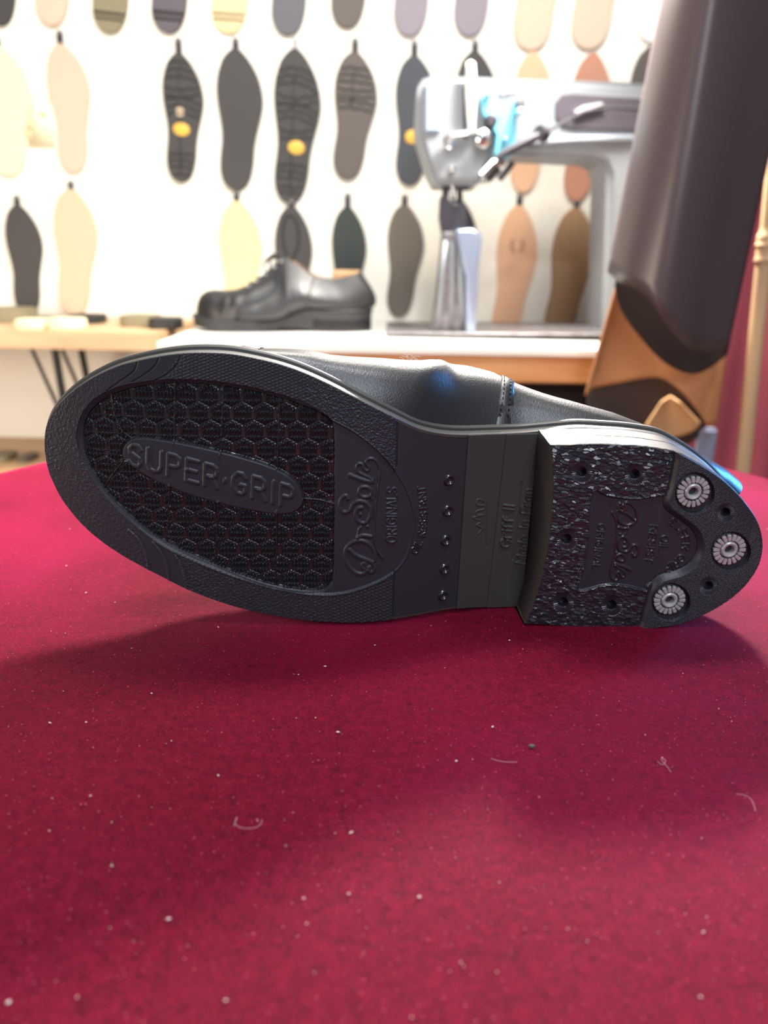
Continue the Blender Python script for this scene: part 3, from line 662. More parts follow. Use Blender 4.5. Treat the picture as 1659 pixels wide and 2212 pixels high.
for r_, z in [(.001, 0)]+[(TR*k/40*.97, 0) for k in range(1, 41)]+[(TR*.99, -.001), (TR*.998, -.004), (TR, -.010), (TR*1.002, -.03), (TR*1.004, -.1), (TR*1.01, -.3), (TR*1.02, -.5), (TR*1.03, -.70)]:
    row = []
    for k in range(160):
        a = 2*math.pi*k/160; fold = 1+(.022*math.sin(a*14)+.012*math.sin(a*9+1))*min(1, max(0, -z-.01)*3)
        x = TC[0]+r_*fold*math.cos(a); y = TC[1]+r_*fold*math.sin(a)
        zz = z-.0003+(.0009*math.sin(x*23+y*11)*math.cos(y*31) if r_ < TR*.95 and math.hypot(x, y-.33) > .17 else 0)
        row.append((x, y, zz))
    rows.append(row)
v, f = grid(rows, closed_v=True)
tbl = empty('round_table', (TC[0], TC[1], -.72)); tag(tbl, 'round display table hidden under the red velvet cloth that the shoe lies on', 'table')
bm = lathe([(0, .70), (.320, .70), (.325, .708), (.320, .716), (0, .716)], 64); bmo('table_top', bm, wood('table_wood', (.2, .1, .05), (.3, .16, .08)), tbl)
for k in range(4):
    a = math.pi/4+k*math.pi/2; bmo('leg', tube([(.25*math.cos(a), .25*math.sin(a), 0), (.22*math.cos(a), .22*math.sin(a), .70)], .02, 10), M['thread'], tbl)
cl = mesh('velvet_cloth', v, f, M['velvet']); tag(cl, 'dusty crimson velvet cloth covering the round table in the foreground', 'tablecloth')
# dust, lint and stray fibres caught in the pile
M['lint'] = mat('pale_lint', (.75, .62, .55), .8); M['hair'] = mat('fine_pale_hair', (.42, .22, .24), .6); M['lint_pink'] = mat('loose_pink_fibre', (.75, .16, .24), .7)
def flecks(name, n, rad, m, label):
    V = []; F = []
    for _ in range(n):
        t = random.random(); y = .09+.62*t**1.3; hw = .52*(y+.06)+.03; x = random.uniform(-hw, hw)
        if (x-TC[0])**2+(y-TC[1])**2 > (TR*.97)**2: continue
        r = rad*(.4+1.2*random.random()**3); c = len(V); z = r*.5
        s = (random.uniform(.6, 1.8), random.uniform(.5, 1.2)); a = random.random()*3
        for dx, dy, dz in ((1, 0, 0), (0, 1, 0), (-1, 0, 0), (0, -1, 0), (0, 0, 1), (0, 0, -1)):
            ex, ey = dx*s[0]*r, dy*s[1]*r; V.append((x+ex*math.cos(a)-ey*math.sin(a), y+ex*math.sin(a)+ey*math.cos(a), z+dz*r*.7))
        for q in ((0,1,4),(1,2,4),(2,3,4),(3,0,4),(1,0,5),(2,1,5),(3,2,5),(0,3,5)): F.append(tuple(c+k for k in q))
    o = mesh(name, V, F, m); tag(o, label, 'dust', kind='stuff')
flecks('dust_specks', 520, .00034, M['lint'], 'pale dust specks scattered over the crimson velvet')
flecks('fibre_ends', 15000, .00014, M['lint_pink'], 'tiny glinting pink fibre ends in the velvet pile')
for pts, lab in (([(505,1785),(512,1765),(508,1778),(520,1788),(545,1789),(562,1782),(566,1770)], 'fine curved pale hair on the velvet left of centre'),
                 ([(1060,1638),(1075,1643),(1095,1646),(1117,1646)], 'short nearly straight pale hair below the shank on the velvet'),
                 ([(1590,1715),(1610,1718),(1625,1730),(1632,1752)], 'hooked pale hair on the velvet near the right edge of the view'),
                 ([(1420,1645),(1432,1652),(1438,1642),(1428,1640),(1440,1655),(1450,1668)], 'small looped pale hair on the velvet below the heel')):
    P = [at_z(x, y, .0006) for x, y in pts]; o = bmo('stray_hair', tube(catmull(P, 4), .00008, 5), M['hair']); tag(o, lab, 'hair')

P0 = at_y(888, 776, .372); bms = []
for k in range(9):
    a = random.uniform(0, 3.14); l = random.uniform(.003, .006); q0 = P0+np.array([random.uniform(-.004, .004), 0, -.001]); bms.append(tube(catmull([q0, q0+np.array([math.cos(a)*l*.5, .001, l*.4]), q0+np.array([math.cos(a)*l, 0, l*(.3+.4*random.random())])], 4), .00007, 4))
tag(bmo('lint_tuft', joinbm(*bms), M['lint']), 'wispy tuft of pale lint clinging to the top of the lying shoe', 'lint', kind='stuff')

q0 = at_z(1149, 1612, .0007); bm = bmesh.new(); bmesh.ops.create_icosphere(bm, subdivisions=2, radius=.0009)
for v_ in bm.verts: v_.co = Vector((v_.co.x*(1+.4*math.sin(v_.co.y*4000)), v_.co.y*.7, v_.co.z*.8))+Vector(q0)
tag(bmo('crumb', bm, mat('grey_crumb', (.10, .11, .10), .8)), 'small dark grey crumb on the velvet below the shank', 'crumb')
# ------------------------------------------------------------------ room
YW = 1.62; ZB = CAMH-.125; ZF = -.72
def struct(o): o['kind'] = 'structure'; return o
struct(bmo('wall_back', box(-2.2, 2.4, YW, YW+.1, ZF, 2.0), M['white_wall'], auto=30))
struct(bmo('floor', box(-2.2, 2.4, -1.6, YW, ZF-.05, ZF), wood('floor_boards', (.22, .15, .10), (.36, .27, .19), 3, 0, .5), auto=30))
# ------------------------------------------------------------------ sample soles on the wall
TPL = [(0,0),(.012,.16),(.035,.34),(.08,.56),(.14,.70),(.21,.80),(.30,.83),(.40,.77),(.50,.665),(.58,.61),(.66,.62),(.76,.69),(.85,.70),(.91,.62),(.955,.48),(.985,.28),(1,0)]
TPR = [(0,0),(.012,.14),(.035,.32),(.08,.56),(.14,.80),(.21,1.0),(.30,1.14),(.38,1.17),(.46,1.09),(.54,.97),(.62,.86),(.70,.79),(.78,.76),(.85,.70),(.91,.60),(.955,.46),(.985,.27),(1,0)]
def rub(name, c, **k): return mat(name, c, k.pop('rough', .62), bump=.3, bscale=400, bdist=.0005, **k)
SC = {'charcoal': rub('charcoal_rubber', (.046, .044, .044)), 'green': rub('greenish_black_rubber', (.030, .040, .038)), 'slate': rub('slate_rubber', (.105, .105, .125)),
 'taupe': rub('taupe_rubber', (.125, .110, .092)), 'brown': rub('grey_brown_rubber', (.105, .088, .080)), 'cream': rub('cream_crepe', (.72, .60, .32)), 'pale': rub('pale_crepe', (.80, .74, .50)),
 'tan': rub('tan_leatherboard', (.60, .47, .33)), 'pink': rub('pinkish_leather_sole', (.62, .47, .36)), 'peach': rub('peach_leather_sole', (.74, .46, .29)), 'rose': rub('rose_brown_leather_sole', (.50, .24, .16)),
 'khaki': rub('khaki_rubber', (.23, .20, .12)), 'violet': rub('violet_grey_rubber', (.10, .085, .10)), 'lilac': rub('lilac_grey_rubber', (.24, .21, .25)), 'oak': rub('oak_bark_leather_sole', (.42, .26, .14)), 'white': rub('white_rubber', (.82, .82, .80)),
 'blue': rub('blue_grey_rubber', (.055, .060, .075)), 'black': rub('soft_black_rubber', (.02, .02, .02))}
M['badge'] = mat('yellow_badge', (.78, .46, .07), .5); M['strap'] = mat('black_hanging_strap', (.03, .03, .032), .6)
def wsole(col, toe, heel, hw, label, strap=24, badge=None, lugs=None, stripes=None, dot=None, cut=None, thick=.006, flip=1, ell=None, strapcol='strap'):
    """sole hung flat on the wall: toe and heel points and the unit half width traced from the photo"""
    a = at_y(*toe, YW-.004); b = at_y(*heel, YW-.004); ax = b-a; L = np.linalg.norm(ax[[0, 2]]); d = np.array([ax[0], ax[2]])/L; nrm = np.array([-d[1], d[0]])
    s = hw*float((at_y(toe[0]+1, (toe[1]+heel[1])/2, YW)-at_y(toe[0], (toe[1]+heel[1])/2, YW))[0])
    if nrm[0] < 0: nrm = -nrm
    lw, rw = (TPL, TPR) if flip == 1 else (TPR, TPL)
    pl = catmull([(-w, t) for t, w in lw], 3); pr = catmull([(w, t) for t, w in rw], 3)
    poly = [p for p in pl]+[p for p in pr[::-1][1:-1]]
    root = empty('hanging_sole', (a[0], YW-.001, a[2])); tag(root, label, 'shoe sole', 'sample soles hanging on the white wall')
    def loc(x, t, y=0.): q = d*(t*L)+nrm*(x*s); return Vector((q[0], y, q[1]))
    bm = prism([loc(x, t, -thick) for x, t in poly], (0, thick, 0)); bmesh.ops.recalc_face_normals(bm, faces=bm.faces)
    ed = [e for e in bm.edges if all(v.co.y < -thick*.9 for v in e.verts)]; bmesh.ops.bevel(bm, geom=ed, offset=.0012, segments=2, affect='EDGES')
    bmo('sole_sheet', bm, SC[col], root, auto=35)
    if strap:
        h = strap*s/hw; b1 = box(-.0055, .0055, -.0048, -.0008, -.006, h, .001); bmesh.ops.transform(b1, matrix=Matrix.Rotation(-math.atan2(d[0], -d[1])*0, 4, 'Y'), verts=b1.verts[:])
        b2 = tube([(0, -.007, h-.004), (0, 0, h-.004)], .0022, 10)
        bmo('hanging_strap', b1, M[strapcol], root); bmo('nail', b2, M['steel'], root)
    wl = lambda t: -np.interp(t, *np.array(lw).T); wr = lambda t: np.interp(t, *np.array(rw).T)
    if lugs:
        bms = []
        for t0, t1, n, amp in lugs:
            for k in range(n):
                t = t0+(t1-t0)*k/max(1, n-1); xs = np.linspace(wl(t)*.93, wr(t)*.93, 13); sg = 1 if k % 5 < 3 else -.6
                pts = [loc(x, t-sg*amp*math.cos(x*2.0)+.006*math.sin(x*11+k*2), -thick-.0002) for x in xs]
                bms.append(tube(pts, [.0010]+[.0017]*11+[.0010], 5))
        bms.append(tube([loc(0, lugs[0][0], -thick), loc(0, lugs[-1][1], -thick)], .0012, 5))
        bmo('tread_lugs', joinbm(*bms), SC['black'], root, auto=0)
    if stripes:
        bms = []
        for t, w in stripes:
            pts = [loc(x, t, -thick-.0004) for x in np.linspace(wl(t)*.97, wr(t)*.97, 5)]
            bms.append(tube(pts, w*s/hw/2, 6))
        bmo('groove_stripes', joinbm(*bms), SC['black'] if col != 'cream' else SC['brown'], root, auto=0)
    if badge:
        c = at_y(*badge[:2], YW)-np.array([a[0], YW, a[2]]); r1 = badge[2]*s/hw; r2 = badge[3]*s/hw
        bm = lathe([(0, .0012), (.92, .0012), (1, .0004), (1, -.001)], 28); bmesh.ops.transform(bm, matrix=Matrix.Translation((c[0], -thick, c[2])) @ Matrix.Rotation(.12, 4, 'Y') @ Matrix.Diagonal((r1, 1, r2, 1)) @ Matrix.Rotation(math.pi/2, 4, 'X'), verts=bm.verts[:])
        bmo('badge', bm, M['badge'], root)
    if dot:
        c = at_y(*dot[:2], YW)-np.array([a[0], YW, a[2]])
        bmo('price_dot', lathe([(0, .001), (dot[2]*s/hw, .001), (dot[2]*s/hw, -.001)], 18, Matrix.Translation((c[0], -thick, c[2])) @ Matrix.Rotation(math.pi/2, 4, 'X')), SC['tan'], root)
    if ell:
        c = at_y(*ell[:2], YW)-np.array([a[0], YW, a[2]]); pts = [(c[0]+ell[2]*s/hw*math.cos(t), -thick-.0002, c[2]+ell[3]*s/hw*math.sin(t)) for t in np.linspace(0, 2*math.pi, 28)]
        bmo('oval_groove', tube(pts, .0022, 6), SC['black'], root, auto=0)
    return root
# top row (mostly above the view)
R1 = [('charcoal', (-8,-260), (0,57), 46, 'dark charcoal sole cut by the left edge of the view, in the top row', {}),
 ('pink', (108,-258), (112,57), 50, 'cream pink sole in the top row, left of the khaki striped one', {}),
 ('khaki', (236,-240), (237,73), 52, 'khaki green sole with dark cross stripes in the top row', dict(stripes=[(.855,5),(.895,4),(.935,0.1)])),
 ('violet', (365,-240), (364,73), 52, 'dark violet grey sole with cross stripes in the top row', dict(stripes=[(.85,6),(.895,5)])),
 ('cream', (496,-240), (494,73), 53, 'tan yellow sole with brown cross stripes in the top row', dict(stripes=[(.86,4),(.90,4)])),
 ('slate', (626,-235), (621,78), 50, 'plain slate grey sole in the top row, right of the tan yellow striped sole', {}),
 ('brown', (758,-250), (749,62), 50, 'grey brown sole in the top row, above the brownish embossed sole', {}),
 ('lilac', (893,-235), (884,80), 50, 'light lilac grey sole in the top row, above the blue grey badged sole', {}),
 ('lilac', (1024,-235), (1014,80), 50, 'pale lilac grey sole in the top row, next left of the two peach soles', {}),
 ('pink', (1160,-205), (1147,110), 58, 'bright pale peach sole in the top row, above the white arm of the sewing machine', {}),
 ('pink', (1290,-205), (1272,108), 58, 'pale peach sole in the top row, nearest the white ribbed sole', {}),
 ('white', (1428,-225), (1412,94), 52, 'white ribbed sole at the top beside the hanging brown leather', dict(stripes=[]))]
for c, t, h, w, lab, kw in R1: wsole(c, t, h, w, lab, strap=20, **kw)
# middle row
wsole('pale', (-6,98), (22,380), 52, 'pale cream sole half cut by the left edge, in the middle row', strap=16)
wsole('pink', (130,92), (162,374), 44, 'smooth pinkish tan sole in the middle row beside the pale yellow card', strap=22)
wsole('charcoal', (386,112), (392,395), 43, 'charcoal lugged sole with a pale dot over a yellow oval badge', strap=26, badge=(394,281,18,13), dot=(391,243,9), lugs=[(.1,.48,8,.03),(.78,.93,4,.01)])
wsole('charcoal', (509,103), (511,413), 49, 'plain charcoal sole in the middle row, above the cream yellow sole', strap=18)
wsole('charcoal', (638,103), (626,441), 50, 'longest charcoal sole with wavy lugs and a yellow oval badge', strap=17, strapcol='steel', badge=(641,320,18,14), lugs=[(.16,.55,10,.035),(.75,.92,5,.012)])
wsole('brown', (767,110), (749,390), 46, 'grey brown sole with a faintly embossed forefoot, above the machine-side black shoe', strap=24, lugs=[(.14,.44,7,.012)])
wsole('blue', (895,118), (884,402), 44, 'blue grey sole with a yellow oval badge, partly behind the sewing machine head', strap=26, badge=(889,297,14,14))
wsole('charcoal', (1026,108), (1010,405), 45, 'charcoal sole showing only its toe above the sewing machine', strap=18)
wsole('peach', (1152,110), (1130,416), 42, 'light peach sole behind the sewing machine arm', strap=0)
wsole('rose', (1283,112), (1243,436), 44, 'rose brown sole behind the right half of the sewing machine arm', strap=0)
wsole('brown', (1412,96), (1385,400), 50, 'dark grey brown sole peeping out beside the hanging brown leather', strap=0)
# bottom row
wsole('charcoal', (37,441), (62,681), 38, 'small charcoal sole at the far left of the bottom row', strap=17)
wsole('tan', (153,406), (161,681), 46, 'smooth tan sole in the bottom row beside the small charcoal one', strap=14)
wsole('cream', (511,432), (516,716), 45, 'cream yellow sole behind the toe of the black shoe', strap=18)
wsole('charcoal', (630,442), (622,715), 40, 'charcoal sole with an oval groove, right behind the laces of the black shoe', strap=10, ell=(629,510,17,42))
wsole('green', (751,444), (742,700), 37, 'greenish black sole behind the heel of the black shoe', strap=24)
wsole('taupe', (874,440), (861,686), 39, 'grey taupe sole hanging between the black shoe and the sewing machine', strap=18)
wsole('black', (992,428), (975,690), 37, 'black sole mostly hidden behind the post of the sewing machine', strap=0)
em = wsole('peach', (1122,441), (1086,750), 43, 'peach leather sole with a dark horseshoe emblem, in the bottom row', strap=18)
wsole('oak', (1246,446), (1200,745), 46, 'light brown leather sole at the right end of the bottom row', strap=12)
c = at_y(1116, 531, YW)-np.array(em.location)
bms = []
for sg in (-1, 1):
    pts = [(c[0]+sg*(.0035+.008*math.sin(t)), -.0066, c[2]-.011*math.cos(t)) for t in np.linspace(.15, 2.7, 10)]; bms.append(tube(pts, .0013, 6))
bmo('emblem', joinbm(*bms), SC['brown'], em)
# paper card
a = at_y(50, 205, YW-.001); b = at_y(118, 318, YW-.001)
crd = bmo('price_card', box(a[0], b[0], YW-.0025, YW-.0002, b[2], a[2]), mat('pale_yellow_card', (.84, .80, .58), .7), auto=0); tag(crd, 'pale yellow paper card pinned to the wall between two light soles', 'card')
pr = []
for x, y, w_ in ((60, 235, 10), (60, 268, 8), (60, 290, 9), (88, 246, 12)):
    q = at_y(x, y, YW); pr.append(box(q[0], q[0]+w_*.0009, YW-.0031, YW-.0024, q[2]-.006, q[2]+.004))
bmo('faint_print', joinbm(*pr), mat('faint_yellow_ink', (.70, .62, .38), .7), crd, auto=0)

# ------------------------------------------------------------------ benches
M['pine'] = wood('pine_top', (.50, .30, .15), (.62, .42, .24), 5)
M['oakedge'] = wood('orange_wood_edge', (.46, .20, .075), (.62, .32, .14), 5)
M['laminate'] = mat('white_laminate', (.78, .78, .74), .35)
M['black_metal'] = mat('black_metal', (.015, .015, .016), .45)
YL = 1.31; xs = float(at_y(338, 740, YL)[0])
lb = empty('work_bench', (-.8, 1.45, ZF)); tag(lb, 'wooden work bench on thin black rod legs at the left below the wall', 'bench')
def pbox(name, x0, x1, y0, y1, z0, z1, m, root, bev=.002): 
    l = root.location; return bmo(name, box(x0-l.x, x1-l.x, y0-l.y, y1-l.y, z0-l.z, z1-l.z, bev), m, root)
pbox('bench_top', -1.5, xs, YL, YW-.002, ZB-.030, ZB-.001, M['pine'], lb)
def rod(p, q, r, name, m, root):
    l = Vector(root.location); return bmo(name, tube([Vector(p)-l, Vector(q)-l], r, 10), m, root)
for (x0, y0), (x1, y1), r, Y in (((66,748),(128,885),.0035,1.36), ((117,748),(140,880),.0065,1.36), ((131,748),(180,860),.0035,1.42), ((174,748),(194,850),.0065,1.50)):
    p = at_y(x0, y0, Y); q = at_y(x1, y1, Y); d = (q-p)/(q[2]-p[2]); top = p+d*(ZB-.030-p[2]); bot = p+d*((-.55 if False else ZF)-p[2])*.45
    rod(top, bot, r, 'rod_leg', M['black_metal'], lb)
# lower foot ring that ties the rods
YM = 1.175; xl = float(at_y(340, 745, YM)[0]); xr = float(at_y(1440, 745, YM)[0])
mt = empty('machine_table', (.2, 1.38, ZF)); tag(mt, 'white-topped sewing machine table with an orange wooden front edge', 'table')
pbox('table_top', xl, xr, YM, YW-.002, ZB-.006, ZB, M['laminate'], mt, .0015)
pbox('rim_strip', xl, xr, YM-.004, YM, ZB-.011, ZB-.0005, M['laminate'], mt, .001)
pbox('front_edge', xl+.001, xr, YM, YM+.03, ZB-.051, ZB-.007, M['oakedge'], mt)
pbox('core_board', xl+.002, xr-.002, YM+.03, YW-.004, ZB-.03, ZB-.007, M['oakedge'], mt)
for x in (xl+.05, xr-.03):
    for y in (1.235, 1.58): pbox('leg', x-.015, x+.015, y-.015, y+.015, ZF, ZB-.03, M['black_metal'], mt)
cb = empty('recess_dark_box', (.28, 1.42, ZF)); tag(cb, 'added black box that darkens the recess below the sewing machine table', 'cabinet')  # added box, black so that the recess under the table looks dark
pbox('carcass', .16, xr-.08, 1.27, 1.53, ZF, ZB-.06, mat('recess_dark_paint', (.012, .011, .012), .6), cb)
for k in range(3):
    dr = pbox('drawer', .17, xr-.09, 1.262, 1.27, ZB-.07-.2*(k+1), ZB-.075-.2*k, mat('recess_dark_front', (.015, .013, .014), .55), cb)  # invented drawer fronts on the added box
    bmo('handle', tube([(-.05, -.155, ZB-.15-.2*k-ZF), (-.05, -.175, ZB-.15-.2*k-ZF), (.05, -.175, ZB-.15-.2*k-ZF), (.05, -.155, ZB-.15-.2*k-ZF)], .004, 8), M['steel'], dr)

sh = pbox('lower_shelf', -1.5, float(at_y(150, 1010, 1.42)[0]), 1.36, YW-.01, float(at_y(0, 1012, 1.36)[2])-.02, float(at_y(0, 1012, 1.36)[2]), M['pine'], lb)
# things lying on the wooden bench
def dshape(name, x0, x1, ytop, ybot, Y, m, label, cat, round_=.5, dep=.09, yaw=0):
    a = at_y(x0, ybot, Y); b = at_y(x1, ybot, Y); h = float(at_y(x0, ytop, Y)[2]-a[2]); L = b[0]-a[0]
    pts = []
    for k in range(24):
        t = 2*math.pi*k/24; cx, sy = math.cos(t), math.sin(t); e = .5
        pts.append(((abs(cx)**e*(1 if cx > 0 else -1))*L/2*(1 if cx > 0 else 1), (abs(sy)**(e+.3)*(1 if sy > 0 else -1))*dep/2*(1-.25*round_*cx)))
    bm = prism([(x, y, 0) for x, y in pts], (0, 0, h)); bmesh.ops.recalc_face_normals(bm, faces=bm.faces)
    bmesh.ops.bevel(bm, geom=[e for e in bm.edges if abs(e.verts[0].co.z-e.verts[1].co.z) < 1e-6], offset=min(.002, h*.2), segments=2, affect='EDGES')
    o = bmo(name, bm, m); o.location = ((a[0]+b[0])/2, Y+dep/2, ZB-.001); o.rotation_euler = (0, 0, yaw); tag(o, label, cat); return o
dshape('rubber_heel_block', -60, 52, 684, 712, 1.46, SC['khaki'], 'thick grey green rubber offcut at the left end of the bench', 'rubber offcut', dep=.10)
dshape('rubber_strip', 60, 150, 690, 700, 1.50, SC['khaki'], 'thin dark grey green strip lying under the small charcoal sole', 'rubber offcut', dep=.05)
dshape('heel_lift_stack', 140, 214, 684, 702, 1.46, SC['black'], 'short black heel stack below the tan sole', 'heel stack', dep=.07)
dshape('foam_wedge', 24, 98, 702, 722, 1.335, SC['pale'], 'left pale yellow foam wedge on the bench edge', 'foam wedge', dep=.06)
dshape('foam_wedge', 97, 172, 699, 722, 1.338, SC['pale'], 'right pale yellow foam wedge on the bench edge', 'foam wedge', dep=.06)
for x0_, x1_, yt, c_, nm_ in ((-30, 18, 1000, 'khaki', 'grey green'), (34, 62, 1004, 'taupe', 'small brownish')):
    o_ = dshape('rubber_offcut', x0_, x1_, yt, 1012, 1.40, SC[c_], nm_+' offcut on the low shelf at the left edge, just above the velvet', 'rubber offcut', dep=.06); o_.location.z = float(at_y(0, 1012, 1.36)[2])
dshape('rubber_heel_block', 252, 335, 700, 722, 1.42, SC['khaki'], 'grey green rubber piece lying left of the black shoe', 'rubber offcut', dep=.08)
dshape('heel_lift_stack', 316, 386, 699, 722, 1.38, SC['black'], 'black rubber piece lying in front of the grey green one near the white table', 'rubber offcut', dep=.06)

# ------------------------------------------------------------------ second shoe
YS = 1.40; px = at_y(613, 700, YS)
s2 = empty('derby_shoe', mtx=Matrix(((1, 0, 0, float(px[0])-.011), (0, -1, 0, YS-.01), (0, 0, -1, ZB+.0085), (0, 0, 0, 1))))
tag(s2, 'black leather derby shoe with laces standing upright on the white table', 'shoe')
M['leather2'] = mat('polished_black_leather', (.010, .010, .012), .46, spec=.7)
M['edge2'] = mat('matt_black_sole_rubber', (.028, .028, .031), .55)
derby(s2, False, M['leather2'], M['edge2'])
Lf = offs(LOOP, -1.0)
def slab(name, z_top, z_bot, sel, m):
    P = [q for q in Lf if sel(q[0])]
    a = [np.array([q[0], q[1], z_top(q[0])])*1e-3 for q in P]; b = [np.array([q[0], q[1], z_bot(q[0])])*1e-3 for q in P]
    n = len(P); v = a+b; f = [(i, (i+1) % n, n+(i+1) % n, n+i) for i in range(n)]+[tuple(range(n))[::-1], tuple(range(n, 2*n))]
    return mesh(name, v, f, m, s2, auto=30)
slab('outsole', lambda u: float(Z0(u))-1, lambda u: max(float(Z0(u))+8.0, 3.5) if u > -20 else float(Z0(u))+8.0, lambda u: True, M['edge2'])
slab('heel_block', lambda u: -13.5, lambda u: 8.0, lambda u: u > 62, M['edge2'])
rows = [[P3(u, -22+4*math.sin(u*.1), 62+w) for u in (96, 108, 120, 132, 143)] for k, w in enumerate((0, 11, 22, 31))]
v, f = grid(rows); o = mesh('heel_insert', v, f, M['tan'], s2); o['label'] = 'tan leather flap rising out of the heel opening'
sm = o.modifiers.new('thickness', 'SOLIDIFY'); sm.thickness = .003

# ------------------------------------------------------------------ post-bed sewing machine
M['mpaint'] = mat('grey_machine_paint', (.215, .23, .245), .45); M['chrome'] = mat('bright_machine_metal', (.75, .76, .78), .22, 1)
M['cyan'] = mat('pale_cyan_plate', (.15, .50, .66), .6); M['mdark'] = mat('dark_machine_parts', (.035, .032, .04), .4)
M['wornsteel'] = mat('worn_grey_steel', (.30, .28, .29), .42, .7, noise=.5, nscale=90)
YH = 1.36
mc = empty('sewing_machine', tuple(map(float, at_y(1100, 722, YH)))); tag(mc, 'light grey post-bed sewing machine on the white table, its right side hidden by hanging leather', 'sewing machine'); mc.location.z = ZB
ml = Vector(mc.location)
def mp(x, y, Y): return Vector(map(float, at_y(x, y, Y)))-ml
def mpoly(name, pts, Y0, Y1, m, root=mc, bev=.006, n=0):
    P = catmull(pts, n, True) if n else pts
    poly = [mp(x, y, Y0) for x, y in P]; bm = prism(poly, (0, Y1-Y0, 0)); bmesh.ops.recalc_face_normals(bm, faces=bm.faces)
    ed = [e for e in bm.edges if abs(e.verts[0].co.y-e.verts[1].co.y) < 1e-5]
    if bev: bmesh.ops.bevel(bm, geom=ed, offset=bev, segments=3, affect='EDGES')
    return bmo(name, bm, m, root)
mpoly('machine_arm', [(918,168),(935,162),(1100,166),(1330,174),(1440,180),(1452,200),(1436,724),(1302,721),(1306,600),(1313,378),(1304,352),(1280,342),(1128,335),(1066,335),(1060,300),(1040,166),(940,164)][:14]+[(1050,343),(1000,343),(1000,300),(925,300)], YH, YH+.12, M['mpaint'], bev=.010)
mpoly('needle_head', [(903,185),(914,168),(935,161),(1060,165),(1064,240),(1066,342),(1048,380),(1030,399),(940,399),(925,370),(900,285),(898,250)], YH-.025, YH+.10, M['mpaint'], bev=.010)
mpoly('face_plate', [(921,180),(952,176),(951,283),(920,283)], YH-.030, YH-.022, mat('pale_blue_face_plate', (.30, .38, .52), .3), bev=.002)
lv = mpoly('take_up_lever', [(1008,134),(1017,128),(1027,134),(1030,180),(1027,285),(1012,290),(1006,200)], YH-.040, YH-.028, M['laminate'], bev=.003)
mpoly('lever_slot', [(1000,190),(1009,190),(1010,300),(1001,298)], YH-.0285, YH-.020, M['mdark'], bev=.001)
tp = mpoly('tension_plate', [(1040,204),(1050,197),(1072,200),(1076,230),(1090,235),(1102,212),(1116,214),(1120,235),(1116,262),(1112,325),(1098,341),(1078,345),(1068,335),(1072,290),(1052,262),(1042,240)], YH-.040, YH-.020, M['cyan'], bev=.002)
for x, y, r, m, nm in ((1060,262,12,'mdark','knob'), (1043,300,16,'chrome','tension_disc'), (1045,299,7,'mdark','knob'), (1122,222,9,'wornsteel','screw'), (1052,210,4,'mdark','screw'), (1090,300,5,'chrome','screw'), (1122,240,8,'chrome','screw')):
    p = mp(x, y, YH-.048); k = r*YH/FPX
    bmo(nm, lathe([(0, .012), (k*.6, .012), (k, .008), (k, -.012), (0, -.012)], 24, Matrix.Translation(p) @ Matrix.Rotation(math.pi/2, 4, 'X')), M[m], mc)
mpoly('plate_bracket', [(1076,200),(1114,197),(1116,206),(1080,212)], YH-.034, YH-.02, M['wornsteel'], bev=.001)
mpoly('arm_window', [(1214,205),(1240,203),(1300,208),(1380,212),(1392,222),(1392,282),(1330,280),(1240,276),(1214,270),(1200,250),(1200,222)], YH-.004, YH+.002, mat('opening_shade_paint', (.06, .05, .065), .5), bev=.001)  # flat plate for the opening, its shade put into the dark colour
mpoly('window_lever', [(1240,240),(1258,228),(1300,220),(1305,226),(1262,240),(1243,246)], YH-.012, YH-.003, M['chrome'], bev=.001)
mpoly('arm_ridge', [(1130,298),(1250,292),(1370,290),(1372,302),(1250,305),(1132,312)], YH-.008, YH+.004, mat('blue_grey_ridge', (.45, .50, .58), .35), bev=.002)
bmo('thread_arm', joinbm(tube([mp(1072, 341, YH-.06), mp(1100, 325, YH-.06), mp(1170, 290, YH-.055)], [.0045, .0062, .0062], 10), tube([mp(1170, 290, YH-.055), mp(1222, 262, YH-.04), mp(1262, 242, YH-.03), mp(1320, 232, YH-.025), mp(1392, 238, YH-.02)], [.003, .002, .002, .002, .003], 8), tube([mp(1163, 286, YH-.06), mp(1178, 292, YH-.05)], .011, 10)), M['mdark'], mc)
bmo('presser_linkage', joinbm(tube([mp(1108, 350, YH-.05), mp(1092, 372, YH-.05), mp(1078, 388, YH-.05)], .005, 8), tube([mp(1050, 386, YH-.04), mp(1075, 360, YH-.04)], .009, 8)), M['mdark'], mc)
bmo('finger_guard', joinbm(tube([mp(1040, 380, YH-.05), mp(1066, 352, YH-.05), mp(1090, 350, YH-.05)], .006, 8), *[tube([mp(1022+7*k, 384, YH-.045), mp(1021+7*k, 398, YH-.045)], .0018, 6) for k in range(5)]), M['chrome'], mc)
bmo('thread_guide', joinbm(tube([mp(962, 318, YH-.035), mp(962, 298, YH-.035), mp(975, 290, YH-.035), mp(1010, 286, YH-.035)], .004, 8), tube([mp(965, 320, YH-.035), mp(975, 322, YH-.035), mp(982, 300, YH-.035)], .003, 8)), M['chrome'], mc)
bmo('needle_bar', joinbm(tube([mp(978, 395, YH-.005), mp(978, 432, YH-.005)], .004, 10), tube([mp(978, 360, YH-.033), mp(978, 372, YH-.033)], .008, 10)), M['chrome'], mc)
bmo('presser_bar', joinbm(tube([mp(992, 395, YH+.005), mp(994, 440, YH+.005)], .005, 10), tube([mp(964, 395, YH-.0), mp(962, 424, YH-.0)], .006, 10), tube([mp(955, 402, YH), mp(1012, 402, YH)], .007, 10)), M['mdark'], mc)
bmo('presser_foot', joinbm(tube([mp(978, 430, YH-.005), mp(980, 446, YH-.005)], .0035, 8), tube([mp(966, 440, YH), mp(996, 446, YH)], .004, 8)), M['chrome'], mc)
